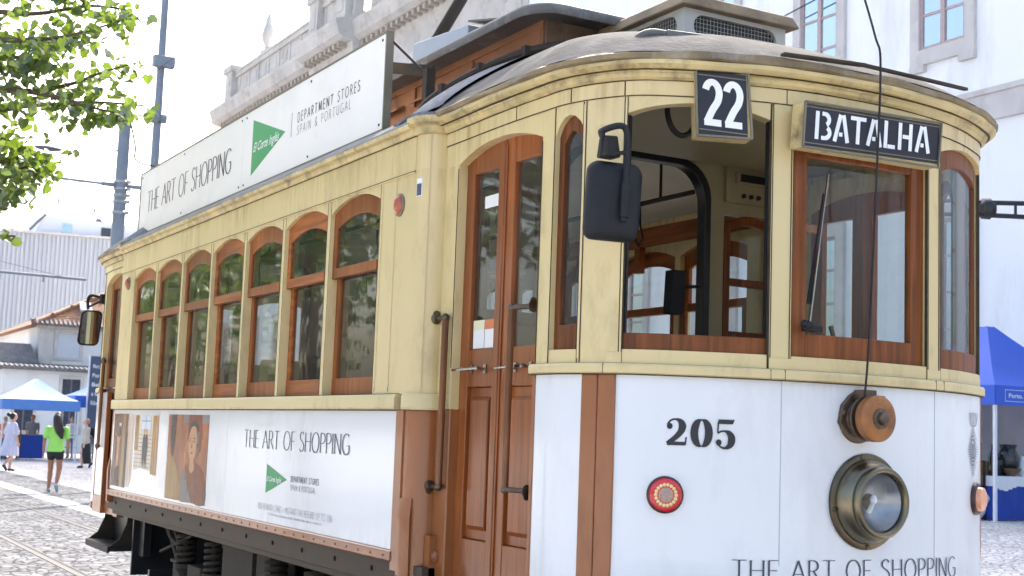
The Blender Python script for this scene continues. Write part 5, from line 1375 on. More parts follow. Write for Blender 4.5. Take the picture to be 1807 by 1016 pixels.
for i in range(8): facade_window(31.5+4.1*i, 10.5, 14.2, 1.4, 4); facade_window(31.5+4.1*i, 3.4, 6.8, 1.4, 4)

k = MB(); k.tube([(FX-.3, 15.3, 12.35), (FX-.3, 12.9, 12.6), (FX-.3, 9.0, 13.3)], .018, 5); tag(k.build("facade_cable", "dark_iron"), "thin sagging cable in front of the palace window above the tram", "cable")
hs = thing("tiled_house", "white plastered house with orange hipped tile roof and dark lean-to eave behind market tents", "house", (12.5, 66, 0))
HX, HY = 9.35, 62.9
k = MB(); k.box(HX, HX+11, HY, HY+16, -.3, 6.5); k.build("wall", "plaster_house", hs, smooth=False)
k = MB(); k.box(HX-.08, HX+.62, HY-.08, HY+.05, 2.9, 6.5); k.box(HX-.08, HX+.05, HY, HY+.7, 2.9, 6.5); k.box(HX-.25, HX+11, HY-.25, HY-.0, 6.3, 6.52); k.build("corner_quoin", "granite_trim", hs, smooth=False)
k = MB(); e = .55
A_ = [(HX-e, HY-e, 6.45), (HX+11+e, HY-e, 6.45), (HX+11+e, HY+16, 6.45), (HX-e, HY+16, 6.45)]; T_ = [(HX+8.0, HY+4.2, 10.7), (HX+8.2, HY+4.2, 10.7), (HX+8.2, HY+9, 10.7), (HX+8.0, HY+9, 10.7)]
k.hexa(A_+T_); rf = k.build("roof", "roof_tile", hs, smooth=False)
k = MB()
for i in range(52): x = HX-e+i*.235; k.tube([(x, HY-e-.08, 6.47), (x, HY-e+.5, 6.78)], .085, 6)
k.build("eave_tiles", "tile_dark", rf)
k = MB()
for a, b in zip(A_[:2], T_[:2]): k.tube([a, b], .11, 6)
for i in range(8): t = i/8; p = Vector(A_[0]).lerp(Vector(T_[0]), t); k.box(p.x-.07, p.x+.07, p.y-.07, p.y+.07, p.z, p.z+.16+.1*(i % 3 == 0))
k.build("ridge_tiles", "roof_tile", rf)
k = MB(); k.hexa([(HX+2.0, HY+.45, 7.35), (HX+2.6, HY+.45, 7.35), (HX+2.6, HY+.95, 7.80), (HX+2.0, HY+.95, 7.80), (HX+2.0, HY+.33, 7.45), (HX+2.6, HY+.33, 7.45), (HX+2.6, HY+.83, 7.90), (HX+2.0, HY+.83, 7.90)]); k.build("skylight", "white_wall", rf, smooth=False)
def house_window(x0, x1, z0, z1, m="white_wall", y=None):
    y = HY if y is None else y; k = MB(); t = .16
    for a, b, c, d in ((x0-t, x0, z0-t, z1+t), (x1, x1+t, z0-t, z1+t), (x0, x1, z1, z1+t), (x0, x1, z0-t, z0)): k.box(a, b, y-.08, y+.05, c, d)
    o = k.build("window", "granite_trim", hs, smooth=False); k = MB(); k.box(x0, x1, y-.02, y+.02, z0, z1); k.build("shutter" if m == "white_wall" else "pane", m, o, smooth=False)
    if m == "dark_glass":
        k = MB(); k.box((x0+x1)/2-.04, (x0+x1)/2+.04, y-.05, y-.02, z0, z1); k.build("mullion", "tile_dark", o, smooth=False)
house_window(HX+.85, HX+2.0, 4.85, 6.05)
house_window(HX+4.0, HX+5.1, 4.85, 6.05)
# projecting ground floor with its own tiled eave
GY = HY-3.2
k = MB(); k.box(HX-2.2, HX+11, GY, HY-.001, -.3, 3.98); k.build("ground_floor_wall", "plaster_house", hs, smooth=False)
k = MB(); k.hexa([(HX-2.6, GY-.4, 3.98), (HX+11.2, GY-.4, 3.98), (HX+11.2, HY-.02, 3.98), (HX-2.6, HY-.02, 3.98), (HX-2.6, GY-.4, 4.06), (HX+11.2, GY-.4, 4.06), (HX+11.2, HY-.02, 4.46), (HX-2.6, HY-.02, 4.46)]); lr = k.build("lean_to_roof", "tile_dark", hs, smooth=False)
k = MB()
for i in range(58): x = HX-2.6+i*.24; k.tube([(x, GY-.46, 4.08), (x, GY+.3, 4.20)], .085, 6)
k.build("eave_tiles", "tile_dark", lr)
house_window(HX+.62, HX+1.5, 1.0, 3.62, "dark_glass", GY); house_window(HX-1.6, HX-.7, 1.0, 2.6, "dark_glass", GY); house_window(HX+3.4, HX+4.3, 1.0, 3.62, "dark_glass", GY)
k = MB(); k.hexa([(HX-5, HY-.6, 4.42), (HX-.05, HY-.6, 4.42), (HX-.05, HY+3.5, 4.42), (HX-5, HY+3.5, 4.42), (HX-5, HY+.2, 5.45), (HX-.45, HY+.2, 5.45), (HX-.45, HY+3.4, 5.5), (HX-5, HY+3.4, 5.5)]); k.build("side_roof", "tile_dark", hs, smooth=False)
k = MB(); k.box(HX-5, HX-.05, HY-.3, HY+6, -.3, 4.42); k.build("side_wing", "plaster_house", hs, smooth=False)
k = MB(); k.box(HX-.03, HX+.02, HY+5.0, HY+6.2, 5.0, 5.75); k.build("window", "white_wall", hs, smooth=False)

gb = thing("grey_hall", "tall pale grey corrugated metal hall rising behind the tiled house", "building", (16, 104, 0))
k = MB(); GY0 = 97.0; n = 130
top = lambda x: 15.65+.02*(x-12)
for i in range(n):
    x0 = 6+i*.16; a = (i % 2)*.09
    k.box(x0, x0+.16, GY0-a, GY0+12, -.3, top(x0))
k.build("wall", "cladding", gb, smooth=False)
k = MB(); k.hexa([(12, GY0-.3, 15.62), (27, GY0-.3, 15.95), (27, GY0, 15.95), (12, GY0, 15.62), (12, GY0-.3, 15.78), (27, GY0-.3, 16.11), (27, GY0, 16.11), (12, GY0, 15.78)]); k.build("roof_edge", "stone", gb, smooth=False)
wb = thing("rooftop_block", "low white flat roofed block with small dark windows standing above the grey hall", "building", (19, 108, 0))
k = MB(); k.hexa([(13.9, GY0+1, 14), (28, GY0+1, 14), (28, GY0+10, 14), (13.9, GY0+10, 14), (15.2, GY0+1, 17.35), (28, GY0+1, 17.0), (28, GY0+10, 17.0), (15.2, GY0+10, 17.35)]); k.build("wall", "white_wall", wb, smooth=False)
k = MB(); k.bar((14.2, GY0+.9, 16.05), (15.3, GY0+.9, 17.4), .16, .2); k.build("rain_pipe", "tile_dark", wb)
for x, w, m in ((16.6, .7, "sky_glass"), (19.6, .75, "dark_glass"), (20.6, .4, "stone")):
    k = MB(); k.box(x, x+w, GY0+.95, GY0+1.0, 16.1, 16.1+(.7 if w > .5 else .4)); k.build("window", m, wb, smooth=False)
mat("mast_metal", (.10, .11, .13), .5, metal=.3, var=.1)
def mast(x, y, z0, z1, w, label, dishes=0):
    k = MB()
    for dx, dy in ((-w, -w), (w, -w), (0, w)): k.tube([(x+dx, y+dy, z0), (x+dx*.4, y+dy*.4, z1)], .035, 5)
    n = int((z1-z0)/.5)
    for i in range(n):
        t = i/n; s_ = 1-.6*t; z = z0+(z1-z0)*t; k.tube([(x-w*s_, y-w*s_, z), (x+w*s_, y-w*s_, z+.45)], .018, 4); k.tube([(x+w*s_, y-w*s_, z), (x, y+w*s_, z+.45)], .018, 4)
    for i in range(dishes): k.lathe((x+.3*(-1)**i, y-.3, z0+.5+.7*i), (0, -1, 0), [(.3, 0), (.26, .08), (0, .1)], 10)
    k.tube([(x, y, z1-.2), (x, y, z1+1.2)], .02, 4)
    return tag(k.build("antenna_mast", "mast_metal"), label, "antenna")
mast(19.45, 106.7, 16.5, 22.4, .35, "tallest lattice antenna mast above the white roof block")
mast(17.9, 107.0, 16.5, 20.2, .22, "short thin antenna mast left of the tallest lattice mast")
mast(20.8, 106.4, 16.5, 19.6, .25, "low lattice antenna with round dishes right of the tallest mast", 3)

# ------------------------------------------------------------------ market tents
mat("tent_blue", (.035, .11, .56), .55, var=.08, vscale=1.5)
mat("tent_pale", (.50, .66, .84), .6, var=.05, vscale=1.0)  # blue canopy with sun and haze put into the pale colour
mat("tent_mid", (.10, .24, .60), .6, var=.06)
mat("tent_leg", (.72, .74, .78), .35, metal=.2, var=.05)
mat("tent_wall", (.62, .63, .66), .7, var=.12, vscale=1.5)
mat("cloth_blue", (.015, .055, .34), .7, var=.12, vscale=4)
mat("cloth_white", (.74, .76, .78), .7, var=.06)
def tent(name, label, x0, y0, W, D_, zg, ze, zv, za, mtop, mval, wall=False, group="market tents on the square"):
    t = thing(name, label, "tent", (x0+W/2, y0+D_/2, zg), group)
    ax, ay = x0+W/2, y0+D_/2
    k = MB(); n = 10
    ring = [(x0+W*i/n, y0) for i in range(n)]+[(x0+W, y0+D_*i/n) for i in range(n)]+[(x0+W-W*i/n, y0+D_) for i in range(n)]+[(x0, y0+D_-D_*i/n) for i in range(n)]
    R_ = [1, .8, .6, .4, .2, .06]
    for th in (0, -.02):
        for q in R_:
            for i, (x, y) in enumerate(ring):
                sag = .10*math.sin(math.pi*(i % n)/n)*q*(1-q)*1.6
                k.v.append((ax+(x-ax)*q, ay+(y-ay)*q, ze+(za-ze)*(1-q)**1.3-sag+th))
    m = len(ring); h = m*len(R_)
    for j in range(len(R_)-1):
        for i in range(m):
            a, b = j*m+i, j*m+(i+1) % m; k.face((a, b, b+m, a+m)); k.face((h+a, h+a+m, h+b+m, h+b))
    k.face([(len(R_)-1)*m+i for i in range(m)])
    k.build("canopy", mtop, t, ang=25)
    k = MB()
    for (xa, ya), (xb, yb) in zip(ring, ring[1:]+ring[:1]):
        if abs(ya-yb) < 1e-6: k.box(min(xa, xb), max(xa, xb), ya-.012, ya+.012, zv, ze+.01)
        else: k.box(xa-.012, xa+.012, min(ya, yb), max(ya, yb), zv, ze+.01)
    va = k.build("valance", mval, t, smooth=False)
    for x, y in ((x0+.05, y0+.05), (x0+W-.05, y0+.05), (x0+.05, y0+D_-.05), (x0+W-.05, y0+D_-.05)):
        k = MB(); k.box(x-.025, x+.025, y-.025, y+.025, zg, ze); k.box(x-.05, x+.05, y-.05, y+.05, zg, zg+.015); k.build("leg", "tent_leg", t)
    if wall:
        k = MB(); k.box(x0+.05, x0+W-.05, y0+D_-.06, y0+D_-.04, zg+.03, ze-.02); k.build("back_wall", "tent_wall", t, smooth=False)
        k = MB(); k.box(x0+W-.06, x0+W-.04, y0+.05, y0+D_-.07, zg+.03, ze-.02); k.build("end_wall", "tent_wall", t, smooth=False)
    return t, va
TG = .47
tr_, va = tent("market_tent", "bright blue peaked market tent at right beside the tram front, stall goods beneath", 14.2, 4.8, 3, 3, TG, 2.72, 2.40, 3.98, "tent_blue", "tent_blue", True)
vm = flatmap((14.2, 4.785, 2.40), (1, 0, 0), (0, 0, 1), (0, -1, 0))
k = MB(); font_mesh(k, "Porto.", vm, .31, .13, .075, width=.34, bold=.02); k.build("lettering", "cloth_white", va, smooth=False, recalc=False)
k = MB(); font_mesh(k, "Mercado", vm, 1.02, .18, .065, width=.50, bold=.02); k.build("lettering", "cloth_white", va, smooth=False, recalc=False); k = MB(); font_mesh(k, "do Porto", vm, 1.02, .07, .062, width=.46, shear=.2); k.build("lettering", "cloth_white", va, smooth=False, recalc=False)
k = MB()
for a, b, c, d in ((.22, .73, .065, .073), (.22, .73, .255, .263), (.22, .228, .073, .255), (.722, .73, .073, .255)):
    n0 = len(k.v); k.v += [tuple(vm(*q, 0)) for q in ((a, c), (b, c), (b, d), (a, d))]; k.face((n0, n0+1, n0+2, n0+3))
k.build("logo_box", "cloth_white", va, smooth=False, recalc=False)
tent("market_tent", "pale sunlit blue market tent at far left in front of the tiled house", 4.62, 43.2, 2.85, 3, 0, 2.30, 1.92, 3.20, "tent_pale", "tent_mid")
tent("market_tent", "small blue market tent half hidden behind the rear end of the tram", 7.55, 44.5, 3, 3, 0, 2.55, 2.12, 3.4, "tent_mid", "tent_blue")
tent("market_tent", "pale tent corner cut by the left picture edge, left of the other tents", 1.45, 45.0, 3, 3, 0, 2.4, 2.05, 3.3, "tent_pale", "tent_mid")
# stall under the right tent
st = thing("stall_table", "long stall table with blue cloth and white top cover under the right tent", "table", (15.75, 5.45, TG))
k = MB(); k.box(14.52, 17.0, 5.12, 5.75, TG+.70, TG+.74); k.build("table_top", "cloth_white", st)
k = MB(); n = 60
for i in range(n+1):
    x = 14.51+2.5*i/n; w = .012*math.sin(i*1.3)
    for z in (TG+.02, TG+.60): k.v.append((x, 5.09+w*(1 if z < 1 else .3), z))
for i in range(n): a = 2*i; k.face((a, a+2, a+3, a+1))
q = len(k.v); k.v += [(14.51, 5.09, TG+.02), (14.51, 5.09, TG+.60), (14.50, 5.75, TG+.02), (14.50, 5.75, TG+.60)]; k.face((q, q+1, q+3, q+2))
k.build("table_cloth", "cloth_blue", st)
k = MB(); k.box(14.495, 17.02, 5.07, 5.77, TG+.742, TG+.748)
for i in range(24): x0 = 14.495+i*.105; k.box(x0, x0+.105, 5.066-.006*math.sin(i), 5.074-.006*math.sin(i), TG+.56-.04*math.sin(i*.8)-.03*random.random(), TG+.742)
k.box(14.488, 14.496, 5.07, 5.77, TG+.58, TG+.742); k.build("top_cover", "cloth_white", st)
mat("bottle_dark", (.02, .022, .025), .2, var=.3, coat=.3); mat("jar_brown", (.16, .09, .05), .4, var=.3); mat("crate_wood", (.24, .15, .07), .7, var=.2)
zt = TG+.748
GB = "goods on the right stall table"
def good(name, label, cat, x, y, prof, m, z=zt): k = MB(); k.lathe((x, y, z), (0, 0, 1), [(r*1.35, h*1.35) for r, h in prof], 14); return tag(k.build(name, m), label, cat, GB)
BT = [(.045, 0), (.05, .02), (.05, .20), (.03, .26), (.018, .28), (.018, .34), (0, .345)]
good("bottle", "tall dark bottle standing alone at the left end of the stall table", "bottle", 14.72, 5.30, [(r*1.25, h*1.15) for r, h in BT], "bottle_dark")
good("jar", "squat dark jar right of the tall bottle on the stall table", "jar", 14.95, 5.42, [(.06, 0), (.09, .05), (.09, .2), (.05, .24), (.05, .28), (0, .285)], "bottle_dark")
good("vase", "large round dark vase in the middle of the visible stall goods", "vase", 15.18, 5.38, [(.07, 0), (.14, .12), (.15, .22), (.09, .34), (.11, .40), (0, .40)], "bottle_dark")
good("bowl", "low brown bowl in front of the round dark vase", "bowl", 15.05, 5.2, [(.05, 0), (.11, .07), (.12, .10), (.10, .095), (0, .05)], "jar_brown")
good("vase", "pale round vase right of the large dark vase", "vase", 15.45, 5.30, [(.05, 0), (.09, .08), (.08, .18), (.04, .22), (.05, .26), (0, .26)], "cloth_white")
good("basket", "brown basket behind the tall dark bottle on the stall table", "basket", 14.80, 5.55, [(.12, 0), (.16, .16), (.17, .18), (.15, .17), (.10, .03), (0, .02)], "crate_wood")
k = MB(); k.box(14.30, 14.44, 5.3, 5.9, 1.30, 1.66); k.box(14.30, 14.44, 5.3, 5.9, 1.02, 1.29); k.build  # shelf
sh = thing("goods_rack", "dark goods rack with brown boxes behind the front tent leg", "rack", (14.36, 5.6, TG))
k2 = MB(); k2.box(14.24, 14.48, 5.25, 5.95, TG+.52, TG+.56); k2.box(14.24, 14.48, 5.25, 5.95, TG+.98, TG+1.0)
for x in (14.25, 14.47):
    for y in (5.27, 5.93): k2.box(x-.015, x+.015, y-.015, y+.015, TG, TG+1.0)
k2.build("frame", "dark_iron", sh)
k2 = MB(); k2.box(14.27, 14.45, 5.3, 5.6, TG+1.002, TG+1.30); k2.build("box", "crate_wood", sh, bevel=.01)
k2 = MB(); k2.box(14.27, 14.45, 5.3, 5.9, TG+.562, TG+.80); k2.build("box", "jar_brown", sh, bevel=.01)
k = MB(); k.ball((14.40, 5.42, TG+.17), .17, 16, (1, 1.2, 1)); k.ball((14.45, 5.30, TG+.36), .13, 14, (1, 1, .8)); k.ball((14.33, 5.5, TG+.40), .12, 14)
for i, v in enumerate(k.v): k.v[i] = tuple(Vector(v)+Vector((1, 1, .6))*.035*mnoise.noise(Vector(v)*9))
tag(k.build("cloth_bundle", "cloth_white"), "heap of white cloth bundles on the ground behind the front tent leg", "bundle")

# left stall goods
ra = thing("goods_rack", "wooden rack of small goods under the pale tent at far left", "rack", (5.35, 45.1, 0))
k = MB()
for x in (5.12, 5.62): k.box(x-.03, x+.03, 44.8, 44.86, 0, 1.12); k.box(x-.03, x+.03, 45.3, 45.36, 0, 1.12)
for z in (.18, .42, .66, .90, 1.10): k.box(5.1, 5.64, 44.8, 45.36, z, z+.03)
k.build("frame", "crate_wood", ra)
mat("goods_mix", (.40, .22, .12), .6, var=.6, vscale=9)
for z in (.21, .45, .69, .93):
    k = MB()
    for i in range(5): k.lathe((5.18+.095*i, 44.95, z), (0, 0, 1), [(.035, 0), (.04, .08+.06*random.random()), (.02, .16), (0, .17)], 8)
    tag(k.build("small_goods", "goods_mix", ra), kind="stuff")
tb = thing("stall_table", "stall table with deep blue cloth beside the wooden goods rack", "table", (6.05, 45.1, 0))
k = MB(); k.box(5.68, 6.5, 44.8, 45.4, .94, .97); k.build("table_top", "crate_wood", tb)
k = MB(); k.box(5.66, 6.5, 44.77, 44.79, .04, .94); k.box(5.66, 5.68, 44.79, 45.4, .04, .94); k.build("table_cloth", "cloth_blue", tb, smooth=False)
k = MB(); k.box(7.1, 7.14, 44.6, 44.64, 0, 1.0); k.box(7.7, 7.74, 44.6, 44.64, 0, 1.0); k.box(7.1, 7.74, 44.6, 44.64, .96, 1.0); k.box(7.0, 7.84, 44.5, 44.74, .02, .05); k.box(7.1, 7.74, 44.6, 44.64, .5, .53)
tag(k.build("display_stand", "crate_wood"), "small empty wooden display stand between the two left tents", "stand")
mat("banner_navy", (.07, .09, .15), .6, var=.08)
bn = thing("banner", "tall narrow navy banner with white lettering beside the tram rear", "banner", (8.1, 43.75, 0))
k = MB(); k.tube([(7.84, 43.8, 0), (7.84, 43.8, 4.15)], .03, 8); k.build("pole", "tent_leg", bn)
k = MB(); k.box(7.88, 8.55, 43.78, 43.81, 1.3, 4.12); bp_ = k.build("cloth", "banner_navy", bn, smooth=False)
k = MB(); bm = flatmap((7.88, 43.777, 1.3), (1, 0, 0), (0, 0, 1), (0, -1, 0))
for i, w_ in enumerate(("Mercado", "Porto", "Belo", "a feira", "Ribeira")): font_mesh(k, w_, bm, .10, 2.35-i*.36, .16, width=.46, bold=.02)
k.build("lettering", "cloth_white", bp_, smooth=False, recalc=False)

# ------------------------------------------------------------------ poles and wires
mat("pole_grey", (.20, .23, .27), .5, metal=.3, var=.12, vscale=3, dirt=(.12, .12, .13), dirt_amt=.5, dscale=4)
p1 = thing("camera_pole", "tall thin grey pole carrying two small device boxes above the roof board", "pole", (4.40, 22, 0))
k = MB(); k.tube([(4.40, 22, 0), (4.40, 22, 16)], [.13, .075], 14); k.build("shaft", "pole_grey", p1)
k = MB(); k.box(4.15, 4.68, 21.7, 21.95, 10.28, 10.56); k.box(4.32, 4.48, 21.8, 22.2, 10.30, 10.50); k.build("device_box", "pole_grey", p1, bevel=.03)
k = MB(); k.lathe((4.08, 21.9, 9.02), (1, 0, 0), [(.1, 0), (.14, .03), (.14, .28), (.08, .30), (.08, .34), (.12, .36), (.12, .5), (.05, .52)], 14); k.build("device_drum", "pole_grey", p1)
p2 = thing("catenary_pole", "thicker grey catenary pole with steel bands and a span bar left of the tram roof", "pole", (2.33, 16.3, 0))
k = MB(); k.tube([(2.33, 16.3, 0), (2.33, 16.3, 7.75)], [.15, .115], 16); k.lathe((2.33, 16.3, 7.75), (0, 0, 1), [(.13, 0), (.13, .05), (0, .08)], 16); k.build("shaft", "pole_grey", p2)
for z in (6.32, 6.18, 6.05, 5.92, 5.70):
    k = MB(); k.lathe((2.33, 16.3, z), (0, 0, 1), [(.135, 0), (.145, .01), (.145, .05), (.135, .06)], 16); k.box(2.42, 2.5, 16.18, 16.24, z, z+.06); k.build("band", "steel", p2)
k = MB(); k.tube([(-7, 16.3, 6.32), (2.2, 16.3, 6.28)], .028, 8); k.tube([(1.95, 16.3, 6.28), (2.75, 16.3, 6.285)], .045, 8); k.tube([(2.45, 16.3, 6.27), (3.2, 16.3, 6.30)], .028, 8); k.build("span_bar", "pole_grey", p2)
k = MB(); k.tube(spl([(2.42, 16.25, 7.6), (2.55, 16.25, 7.1), (2.56, 16.25, 6.85), (2.75, 16.3, 6.78), (3.2, 16.3, 6.75)], 5), .018, 6); k.tube([(2.33, 16.3, 6.98), (1.95, 16.3, 6.97)], .015, 5); k.build("cable", "dark_iron", p2)
k = MB(); k.tube([(2.1, 8.2, 7.87), (2.87, 18.1, 8.72)], .007, 5); tag(k.build("overhead_wire", "dark_iron"), "thin wire slanting down behind the roof board", "wire")
k = MB(); k.tube([(-4, 34.0, 6.2), (5.26, 33.07, 6.03)], .045, 8); k.tube([(1.6, 33.4, 6.6), (4.55, 33.1, 6.06)], .01, 5); k.tube([(3.98, 33.2, 5.85), (3.98, 33.2, 6.05)], .03, 6)
tag(k.build("contact_wire_bar", "pole_grey"), "thin dark catenary wire bar crossing the grey hall at far left", "wire bar")
sl = thing("street_lamp", "slim street lamp with flat pale head at left among the leaves", "street lamp", (-.4, 28.6, 0))
k = MB(); k.tube([(-.4, 28.6, 0), (-.4, 28.6, 8.4), (-.3, 28.6, 8.9), (.4, 28.6, 9.1), (2.6, 28.5, 9.16)], [.1, .07, .06, .05, .04], 10); k.build("post", "pole_grey", sl)
k = MB(); k.ball((3.0, 28.42, 9.18), .36, 14, (1.1, .5, .22)); k.build("lamp_head", "mast_metal", sl)
ib = thing("iron_lamp_bracket", "black wrought iron double bar with knob reaching in from the right of the tram", "bracket", (9.9, -.95, ground(9.9, -.95)))
rv = Vector((.873, -.488, 0)); c0 = Vector((8.93, .385, 4.52))
k = MB(); k.lathe(c0-rv*.05, rv, [(.0, -.02), (.06, 0), (.09, .04), (.125, .05), (.13, .14), (.09, .16), (.075, .20), (.0, .22)], 16); k.build("knob", "black", ib)
k = MB()
for dz in (-.085, .085): k.tube([c0-rv*.62+Vector((0, 0, dz)), c0+Vector((0, 0, dz*.9))], .026, 8); k.tube([c0+rv*.1+Vector((0, 0, dz*.9)), c0+rv*1.62+Vector((0, 0, dz*1.15))], .030, 8)
for t in (-.55, .40, 1.5): k.tube([c0+rv*t+Vector((0, 0, -.09)), c0+rv*t+Vector((0, 0, .09))], .018, 8)
k.build("double_bar", "black", ib)
p = c0+rv*1.65; gz_ = ground(p.x, p.y)
k = MB(); k.lathe((p.x, p.y, gz_), (0, 0, 1), [(.22, 0), (.22, .5), (.12, .6), (.09, .9), (.07, 3.8-gz_), (.07, 5.2-gz_), (.16, 5.3-gz_), (.24, 5.9-gz_), (.1, 6.05-gz_), (0, 6.2-gz_)], 16); k.build("post", "black", ib)

# ------------------------------------------------------------------ trees
leafmat("leaf", (.026, .050, .010), (.075, .11, .02), (.17, .26, .018))
mat("bark", (.11, .085, .06), .9, var=.35, vscale=6, bump=.6, bscale=25)
def leaf_at(mb, p, rnd, s_):
    th = rnd.uniform(0, 2*math.pi); tilt = rnd.uniform(.15, 1.15)
    d = Vector((math.cos(th)*math.cos(tilt), math.sin(th)*math.cos(tilt), -math.sin(tilt)))
    side = d.cross(Vector((0, 0, 1))).normalized(); roll = rnd.gauss(0, .7)
    nrm = side.cross(d).normalized(); side = side*math.cos(roll)+nrm*math.sin(roll); nrm = side.cross(d).normalized()
    w = s_*.47; f = rnd.uniform(.08, .3)*s_; b = len(mb.v)
    P = [p, p+d*s_*.55+nrm*f*.25, p+d*s_]
    Lp = [p-d*s_*.06+side*w*.55+nrm*f*.5, p+d*s_*.28+side*w*1.0+nrm*f, p+d*s_*.68+side*w*.68+nrm*f*.8]
    Rp = [p-d*s_*.06-side*w*.55+nrm*f*.5, p+d*s_*.28-side*w*1.0+nrm*f, p+d*s_*.68-side*w*.68+nrm*f*.8]
    mb.v += [tuple(q) for q in P+Lp+Rp]
    mb.face((b, b+3, b+4, b+1)); mb.face((b+1, b+4, b+5, b+2)); mb.face((b, b+1, b+7, b+6)); mb.face((b+1, b+2, b+8, b+7))
def tree(label, base, sprays, blobs, th, seed, n_spray=150, s_=.080, group="street trees along the tram lane"):
    rnd = random.Random(seed)
    t = thing("lime_tree", label, "tree", base, group)
    bx, by, bz = base; B = Vector(base)
    k = MB(); topv = B+Vector((.1, .05, th)); k.tube(spl([tuple(B), tuple(B+Vector((.05, .0, th*.5))), tuple(topv), tuple(topv+Vector((.1, .1, 1.8))), tuple(topv+Vector((.15, 0, 3.6)))], 4), [.26-.23*i/16 for i in range(17)], 10)
    lf = MB()
    for pts in sprays:
        P = [Vector(q) for q in spl(pts, 8)]
        st_ = topv+Vector((0, 0, .5)); mid = st_.lerp(P[0], .5)+Vector((0, 0, .35))
        k.tube(spl([tuple(st_), tuple(mid), tuple(P[0])]+[tuple(q) for q in pts[1:]], 5), [.032-.027*i/(5*(len(pts)+1)) for i in range(5*(len(pts)+1)+1)], 6)
        n = len(P)
        for _ in range(n_spray if pts is not lowspr else 22):
            i = rnd.random(); q = P[min(n-1, int(i*n))]; r = .17*(1.1-.75*i)
            c = q+Vector((rnd.gauss(0, r), rnd.gauss(0, r*1.3), rnd.gauss(-.03, r*.55)))
            leaf_at(lf, c, rnd, s_*rnd.uniform(.5, 1.15))
    for (cx, cy, cz), (rx, ry, rz), n, ls in blobs:
        k.tube([tuple(topv+Vector((0, 0, .8))), (cx, cy, cz)], [.06, .02], 6)
        cl = [(rnd.gauss(0, .45), rnd.gauss(0, .45), rnd.gauss(0, .45)) for _ in range(max(6, n//45))]
        for _ in range(n):
            a = cl[rnd.randrange(len(cl))]
            q = Vector((cx+rx*(a[0]+rnd.gauss(0, .14)), cy+ry*(a[1]+rnd.gauss(0, .14)), cz+rz*(a[2]+rnd.gauss(0, .12))))
            leaf_at(lf, q, rnd, ls*rnd.uniform(.7, 1.2))
    k.build("trunk", "bark", t)
    o = lf.build("crown", "leaf", t, smooth=False, recalc=False)
    return t
lowspr = [(-2.66, -1.26, 2.86), (-2.50, -1.29, 2.815), (-2.36, -1.32, 2.82)]
SPR = [lowspr]+[[(-2.75, -1.05, 4.39), (-2.31, -1.11, 4.44), (-1.94, -1.18, 4.55), (-1.66, -1.24, 4.55)], [(-2.79, -1.55, 4.06), (-2.38, -1.61, 4.12), (-2.13, -1.65, 4.19), (-1.80, -1.73, 4.34)],
 [(-2.7, -.86, 4.30), (-2.37, -.9, 4.27), (-2.14, -.94, 4.30), (-1.9, -.92, 4.42)], [(-2.74, -1.26, 3.82), (-2.38, -1.3, 3.83), (-2.09, -1.35, 3.91), (-1.88, -1.4, 4.02), (-1.70, -1.44, 4.10)],
 [(-2.7, -1.06, 3.71), (-2.27, -1.12, 3.78), (-1.89, -1.19, 3.85), (-1.52, -1.28, 3.86)], [(-2.69, -1.46, 3.79), (-2.19, -1.54, 3.77), (-2.01, -1.57, 3.73), (-1.80, -1.62, 3.70)],
 [(-2.65, -.76, 3.57), (-2.43, -.79, 3.58), (-2.25, -.82, 3.53), (-2.10, -.85, 3.46)], [(-2.67, -1.06, 3.31), (-2.46, -1.09, 3.36), (-2.33, -1.11, 3.33), (-2.22, -1.13, 3.35)],
 [(-2.7, -1.36, 3.11), (-2.52, -1.39, 3.15), (-2.42, -1.41, 3.11)], [(-2.75, -1.2, 4.62), (-2.4, -1.3, 4.60), (-2.1, -1.3, 4.62)], [(-2.8, -1.7, 3.9), (-2.55, -1.7, 3.95), (-2.35, -1.7, 3.98)]]
tree("leafy green lime tree reaching into the top left corner", (-5.6, -.9, 0), SPR, [((-5.2, -.9, 5.4), (1.9, 2.6, 1.5), 2600, .11), ((-4.2, -1.0, 4.6), (1.0, 1.8, 1.2), 1500, .10), ((-6.6, -.5, 4.6), (1.6, 2.2, 1.2), 900, .12)], 2.6, 3)
for i, (x, y, s_) in enumerate(((-5.6, 7.5, 21), (-6.6, 15.0, 5), (-8.0, 23.5, 9))):
    tree("lime tree further along the kerb, left of the picture", (x, y, 0), [], [((x+.2, y, 4.9), (2.4, 2.8, 1.7), 2600, .17), ((x, y+.3, 6.2), (1.7, 2.0, 1.3), 1200, .17)], 2.4, s_)

# ------------------------------------------------------------------ people
mat("skin_tan", (.36, .17, .095), .5, var=.06); mat("skin_light", (.60, .36, .26), .5, var=.05); mat("hair_dark", (.018, .013, .012), .45, var=.3, vscale=30, stretch=(4, 4, .5)); mat("hair_fair", (.34, .22, .11), .5, var=.3, vscale=30)
mat("neon", (.34, .74, .14), .6, var=.05, vscale=6); mat("shorts_black", (.012, .012, .016), .7, var=.2); mat("shoe_grey", (.36, .42, .46), .6, var=.2); mat("shoe_dark", (.03, .035, .06), .6, var=.2)
mat("dress_lilac", (.56, .55, .68), .7, var=.14, vscale=6, stretch=(3, 3, .3)); mat("top_beige", (.50, .45, .38), .8, var=.1); mat("skirt_black", (.015, .015, .02), .7, var=.3); mat("cloth_grey", (.22, .22, .24), .8, var=.15); mat("shirt_white", (.70, .70, .70), .8, var=.06); mat("denim", (.10, .15, .26), .8, var=.15); mat("orange_top", (.62, .22, .10), .8, var=.1)
